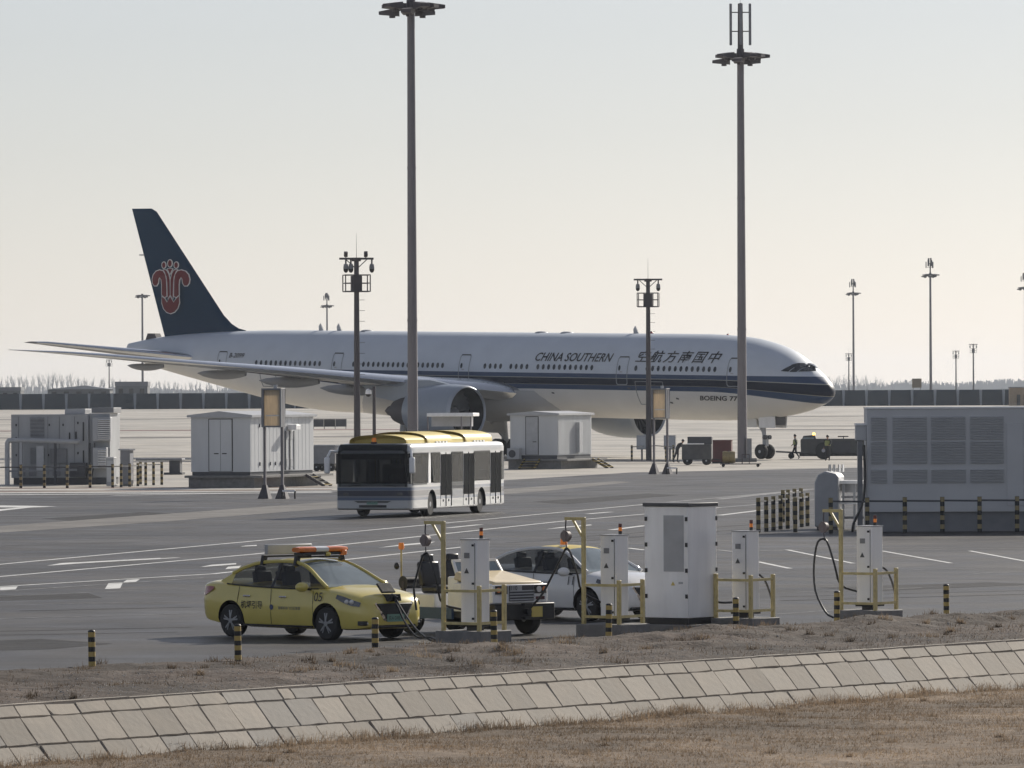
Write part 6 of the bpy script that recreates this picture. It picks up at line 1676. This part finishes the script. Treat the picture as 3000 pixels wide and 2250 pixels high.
for q in (-.6, .5, 1.8): MB().bx(q, q + .55, -.03, .02, 0, 1.7).build('doorway', M['black'], th)

# ------------------------------------------------------------------ ground equipment by the nose
M['tugpaint'] = mat('tug_paint', (0.075, 0.077, 0.075), .6, var=.25)
x, y = G(2455, 1345)
tg = thing('aircraft_tug', 'long low grey aircraft tug with flashing beacon beyond the nose wheel', 'tug', (x, y, 0), R(176))
MB().bx(-3.4, 2.6, -1.2, 1.2, .38, 1.45).build('tug_body', M['tugpaint'], tg, .05); MB().bx(-3.3, 2.7, -1.1, 1.1, .22, .40).build('tug_frame', M['black'], tg)
MB().loft([[(1.5, -1.1, 1.42), (2.6, -1.1, 1.2), (2.6, 1.1, 1.2), (1.5, 1.1, 1.42)], [(1.6, -1.0, 1.72), (2.42, -1.0, 1.66), (2.42, 1.0, 1.66), (1.6, 1.0, 1.72)]], smooth=False).build('cab', M['tugpaint'], tg, .03)
for s in (-1, 1): MB().box((2.05, s * 1.12, 1.3), (.75, .04, .5)).build('cab_window', M['wglass'], tg)
MB().bx(2.58, 2.62, -.95, .95, .9, 1.35).build('front_window', M['glass'], tg); MB().bx(-.9, .3, -1.23, 1.23, .5, 1.25).build('side_panel', M['dgrey'], tg)
MB().cyl((1.7, 0, 1.7), (1.7, 0, 1.86), .09).build('beacon', emit_mat('lit_beacon', (1.0, .55, .08), 6.0), tg); MB().bar((-.4, 0, 1.42), (-.4, 0, 1.58), .06).bar((-.75, 0, 1.6), (0, 0, 1.6), .08).build('roof_aerial', M['dgrey'], tg)
for q in (1.0, -2.3):
    for s in (-1, 1): wheel_set(tg, (q, s * 1.02, .62), .62, .4)
MB().bar((2.6, 0, .45), (4.4, 0, .55), .12).build('tow_bar', M['dgrey'], tg); MB().cyl((3.3, -.3, .25), (3.3, .3, .25), .22, n=14).build('tow_bar_wheel', M['rubber'], tg)
M['cartg'] = mat('cart_grey', (0.085, 0.086, 0.088), .65, var=.25)
x, y = G(2042, 1362)
ct = thing('equipment_cart', 'grey boxy equipment cart left of the red container at the mast foot', 'cart', (x, y, 0), R(-6))
MB().bx(-.95, 1.0, -.6, .6, .35, 1.35).build('cart_box', M['cartg'], ct, .03); MB().bx(-.6, 1.0, -.3, .6, 1.35, 1.85).build('cart_upper', M['dgrey'], ct, .03); MB().bx(-.6, .5, -.62, -.35, 1.35, 1.42).build('cart_shelf', M['white'], ct)
for q in (-.6, .65):
    for s in (-1, 1): wheel_set(ct, (q, s * .5, .28), .28, .18)
MB().bar((.95, 0, .4), (1.6, 0, .3), .06).build('tow_bar', M['black'], ct)
x, y = G(2114, 1357)
rb_ = thing('red_container', 'dark red square container beside the tall mast foot', 'container', (x, y, 0), R(-6))
MB().bx(-.65, .7, -.6, .6, .1, 1.5).build('container_case', M['redbox'], rb_, .03); MB().bx(-.68, .73, -.63, .63, 1.5, 1.56).build('container_lid', M['redbox'], rb_); MB().bx(-.6, .65, -.55, .55, 0, .1).build('container_feet', M['black'], rb_)
x, y = G(2170, 1368)
hr = thing('hose_reel_cart', 'low flat trolley carrying brassy hose coils before the mast foot', 'trolley', (x, y, 0), R(-3))
MB().bx(-1.3, 1.3, -.5, .5, .16, .22).build('trolley_deck', M['darksteel'], hr)
for k, q in enumerate((-.95, -.55)): MB().lathe([(.22, -.2), (.36, -.2), (.4, 0), (.36, .2), (.22, .2)], (q, 0, .62), 'X', 18).build('hose_coil', M['brass'], hr)
MB().bar((-.75, 0, .2), (-.75, 0, 1.05), .08).bar((.1, -.3, .2), (.1, -.3, .8), .06).bar((.1, -.3, .8), (.55, -.3, .8), .05).bar((.55, -.3, .2), (.55, -.3, .8), .05).build('trolley_rack', M['darksteel'], hr)
for q in (-1.1, 1.1):
    for s in (-1, 1): MB().cyl((q, s * .42, .1), (q, s * .5, .1), .1, n=12).build('castor', M['rubber'], hr)
mf = [at(1850, 440), at(1975, 440), at(2205, 428), at(2225, 424)]
fence('thin ringed posts round the foot of the camera pole under the fuselage', [at(1850, 441), at(1915, 452), at(1972, 441), at(1950, 434)], 1.1, [(0, 1), (1, 2), (2, 3)], 'ringed-post fences')
for px, Y_, lb_, w_ in ((1880, 447, 'small grey control box hung at the foot of the camera pole under the fuselage', .35), (1962, 445, 'small pale control box standing between camera pole and equipment cart', .4)):
    x, y = at(px, Y_)
    kb = thing('control_box', lb_, 'control box', (x, y, 0), R(-10))
    MB().bx(-w_, w_, -.25, .25, .75, 1.75).build('box_case', M['lgrey'], kb, .02); MB().bar((0, 0, -.05), (0, 0, .76), .12).build('box_post', M['steel'], kb); MB().bx(-w_ * .8, w_ * .8, -.262, -.25, .85, 1.65).build('box_door', M['offwhite'], kb)

# ------------------------------------------------------------------ people (small, on the far apron)
def person(name, label, px, py, rz, pose):
    x, y = G(px, py)
    t = thing(name, label, 'person', (x, y, 0), rz)
    J = dict(pelvis=(0, 0, .95), waist=(0, 0, 1.1), chest=(.0, 0, 1.32), neck=(.01, 0, 1.48), head0=(.02, 0, 1.56), head1=(.03, 0, 1.66), head2=(.02, 0, 1.74))
    for s, nm in ((1, 'l'), (-1, 'r')):
        J.update({nm + 'sh': (0, s * .19, 1.42), nm + 'el': (-.03, s * .25, 1.14), nm + 'wr': (.05, s * .26, .90), nm + 'pa': (.07, s * .26, .83),
                  nm + 'hip': (0, s * .09, .90), nm + 'kn': (.03, s * .11, .50), nm + 'an': (-.02, s * .11, .09), nm + 'toe': (.14, s * .13, .04)})
    J.update(pose)
    E = [('pelvis', 'waist'), ('waist', 'chest'), ('chest', 'neck'), ('neck', 'head0'), ('head0', 'head1'), ('head1', 'head2')]
    Rr = dict(pelvis=.14, waist=.135, chest=.155, neck=.055, head0=.075, head1=.095, head2=.06)
    for nm in 'lr':
        E += [('chest', nm + 'sh'), (nm + 'sh', nm + 'el'), (nm + 'el', nm + 'wr'), (nm + 'wr', nm + 'pa'), ('pelvis', nm + 'hip'), (nm + 'hip', nm + 'kn'), (nm + 'kn', nm + 'an'), (nm + 'an', nm + 'toe')]
        Rr.update({nm + 'sh': .075, nm + 'el': .052, nm + 'wr': .035, nm + 'pa': .038, nm + 'hip': .10, nm + 'kn': .07, nm + 'an': .05, nm + 'toe': .045})
        pa = Vector(J[nm + 'pa'])
        for k in range(5):
            f1 = nm + 'f%d' % k; off = Vector(((k - 2) * .018, 0, -.05 if k else -.02)) + (Vector((.035, 0, .01)) if k == 0 else Vector((0, 0, 0)))
            J[f1] = tuple(pa + off); E.append((nm + 'pa', f1)); Rr[f1] = .009
    names = list(J); idx = {n: i for i, n in enumerate(names)}
    me = bpy.data.meshes.new('body'); me.from_pydata([J[n] for n in names], [(idx[a], idx[b]) for a, b in E], [])
    o = link('body', me, t)
    md = o.modifiers.new('skin', 'SKIN'); md.use_smooth_shade = True
    for i, n in enumerate(names):
        sv = o.data.skin_vertices[0].data[i]; sv.radius = (Rr[n], Rr[n]); sv.use_root = n == 'pelvis'
    o.modifiers.new('sub', 'SUBSURF').levels = 1
    o.modifiers['sub'].render_levels = 1
    nm_ = bpy.data.meshes.new_from_object(o.evaluated_get(bpy.context.evaluated_depsgraph_get())); o.modifiers.clear(); o.data = nm_
    nm_.materials.clear(); nm_.materials.append(M['cloth']); nm_.materials.append(M['skin'])
    hd_ = Vector(J['head1']); hands = [Vector(J['lpa']), Vector(J['rpa'])]
    for p in nm_.polygons:
        p.material_index = 1 if (p.center - hd_).length < .17 or min((p.center - h).length for h in hands) < .08 else 0
        p.use_smooth = True
    hv = MB().ball(hd_ + Vector((-.015, 0, .035)), .105, 12, sz=.95); hv.build('hair', M['black'], t)
    ch = Vector(J['chest']); pe = Vector(J['waist'])
    rr = []
    for q, w_, d_ in ((0, .20, .155), (.5, .215, .165), (1, .205, .15)):
        c = pe.lerp(ch + Vector((0, 0, .08)), q) - Vector((0, 0, .06 * (1 - q)))
        rr.append([c + Vector((d_ * math.cos(2 * PI * k / 14), w_ * math.sin(2 * PI * k / 14), 0)) for k in range(14)])
    MB().loft(rr, caps=False).build('vest', M['hivis'] if 'hi-vis' in label else M['cloth'], t)
    return t
person('person', 'person in a hi-vis vest walking between the nose wheel and the tug', 2330, 1346, R(170), dict(lkn=(.16, .1, .52), lan=(.24, .1, .10), ltoe=(.38, .11, .06), rkn=(-.04, -.1, .5), ran=(-.28, -.1, .14), rtoe=(-.18, -.11, .05), lel=(-.12, .25, 1.16), lwr=(-.06, .26, .95), lpa=(-.02, .26, .88), rel=(.08, -.25, 1.17), rwr=(.24, -.22, 1.02), rpa=(.3, -.21, .98)))
person('person', 'person in a hi-vis vest standing against the side of the tug', 2425, 1350, R(250), dict(lel=(.1, .24, 1.16), lwr=(.28, .14, 1.1), lpa=(.34, .11, 1.09)))
person('person', 'person in dark clothes leaning over the grey equipment cart', 1984, 1356, R(-15), dict(waist=(.06, 0, 1.08), chest=(.22, 0, 1.24), neck=(.33, 0, 1.34), head0=(.38, 0, 1.40), head1=(.43, 0, 1.48), head2=(.44, 0, 1.56), lsh=(.24, .19, 1.3), rsh=(.24, -.19, 1.3), lel=(.42, .24, 1.08), lwr=(.66, .2, 1.1), lpa=(.73, .19, 1.1), rel=(.4, -.24, 1.08), rwr=(.62, -.2, 1.08), rpa=(.69, -.19, 1.08), rkn=(-.1, -.11, .5), ran=(-.3, -.11, .12), rtoe=(-.16, -.12, .05)))

# ------------------------------------------------------------------ hazy air over the airfield
hz_ = MB().bx(-4300, 4300, -500, 7700, -2.8, 48).build('haze', None, None)
hz_.data.materials.clear()
hm = bpy.data.materials.new('haze_air'); hm.use_nodes = True
hn = hm.node_tree; hn.nodes.remove(hn.nodes['Principled BSDF'])
pv = hn.nodes.new('ShaderNodeVolumePrincipled'); pv.inputs['Color'].default_value = (0.80, 0.88, 1.0, 1); pv.inputs['Density'].default_value = HAZE; pv.inputs['Anisotropy'].default_value = 0.3
hn.links.new(pv.outputs[0], hn.nodes['Material Output'].inputs['Volume'])
hz_.data.materials.append(hm); hz_['kind'] = 'stuff'; hz_['label'] = 'pale winter haze filling the air over the airfield'; hz_['category'] = 'haze'
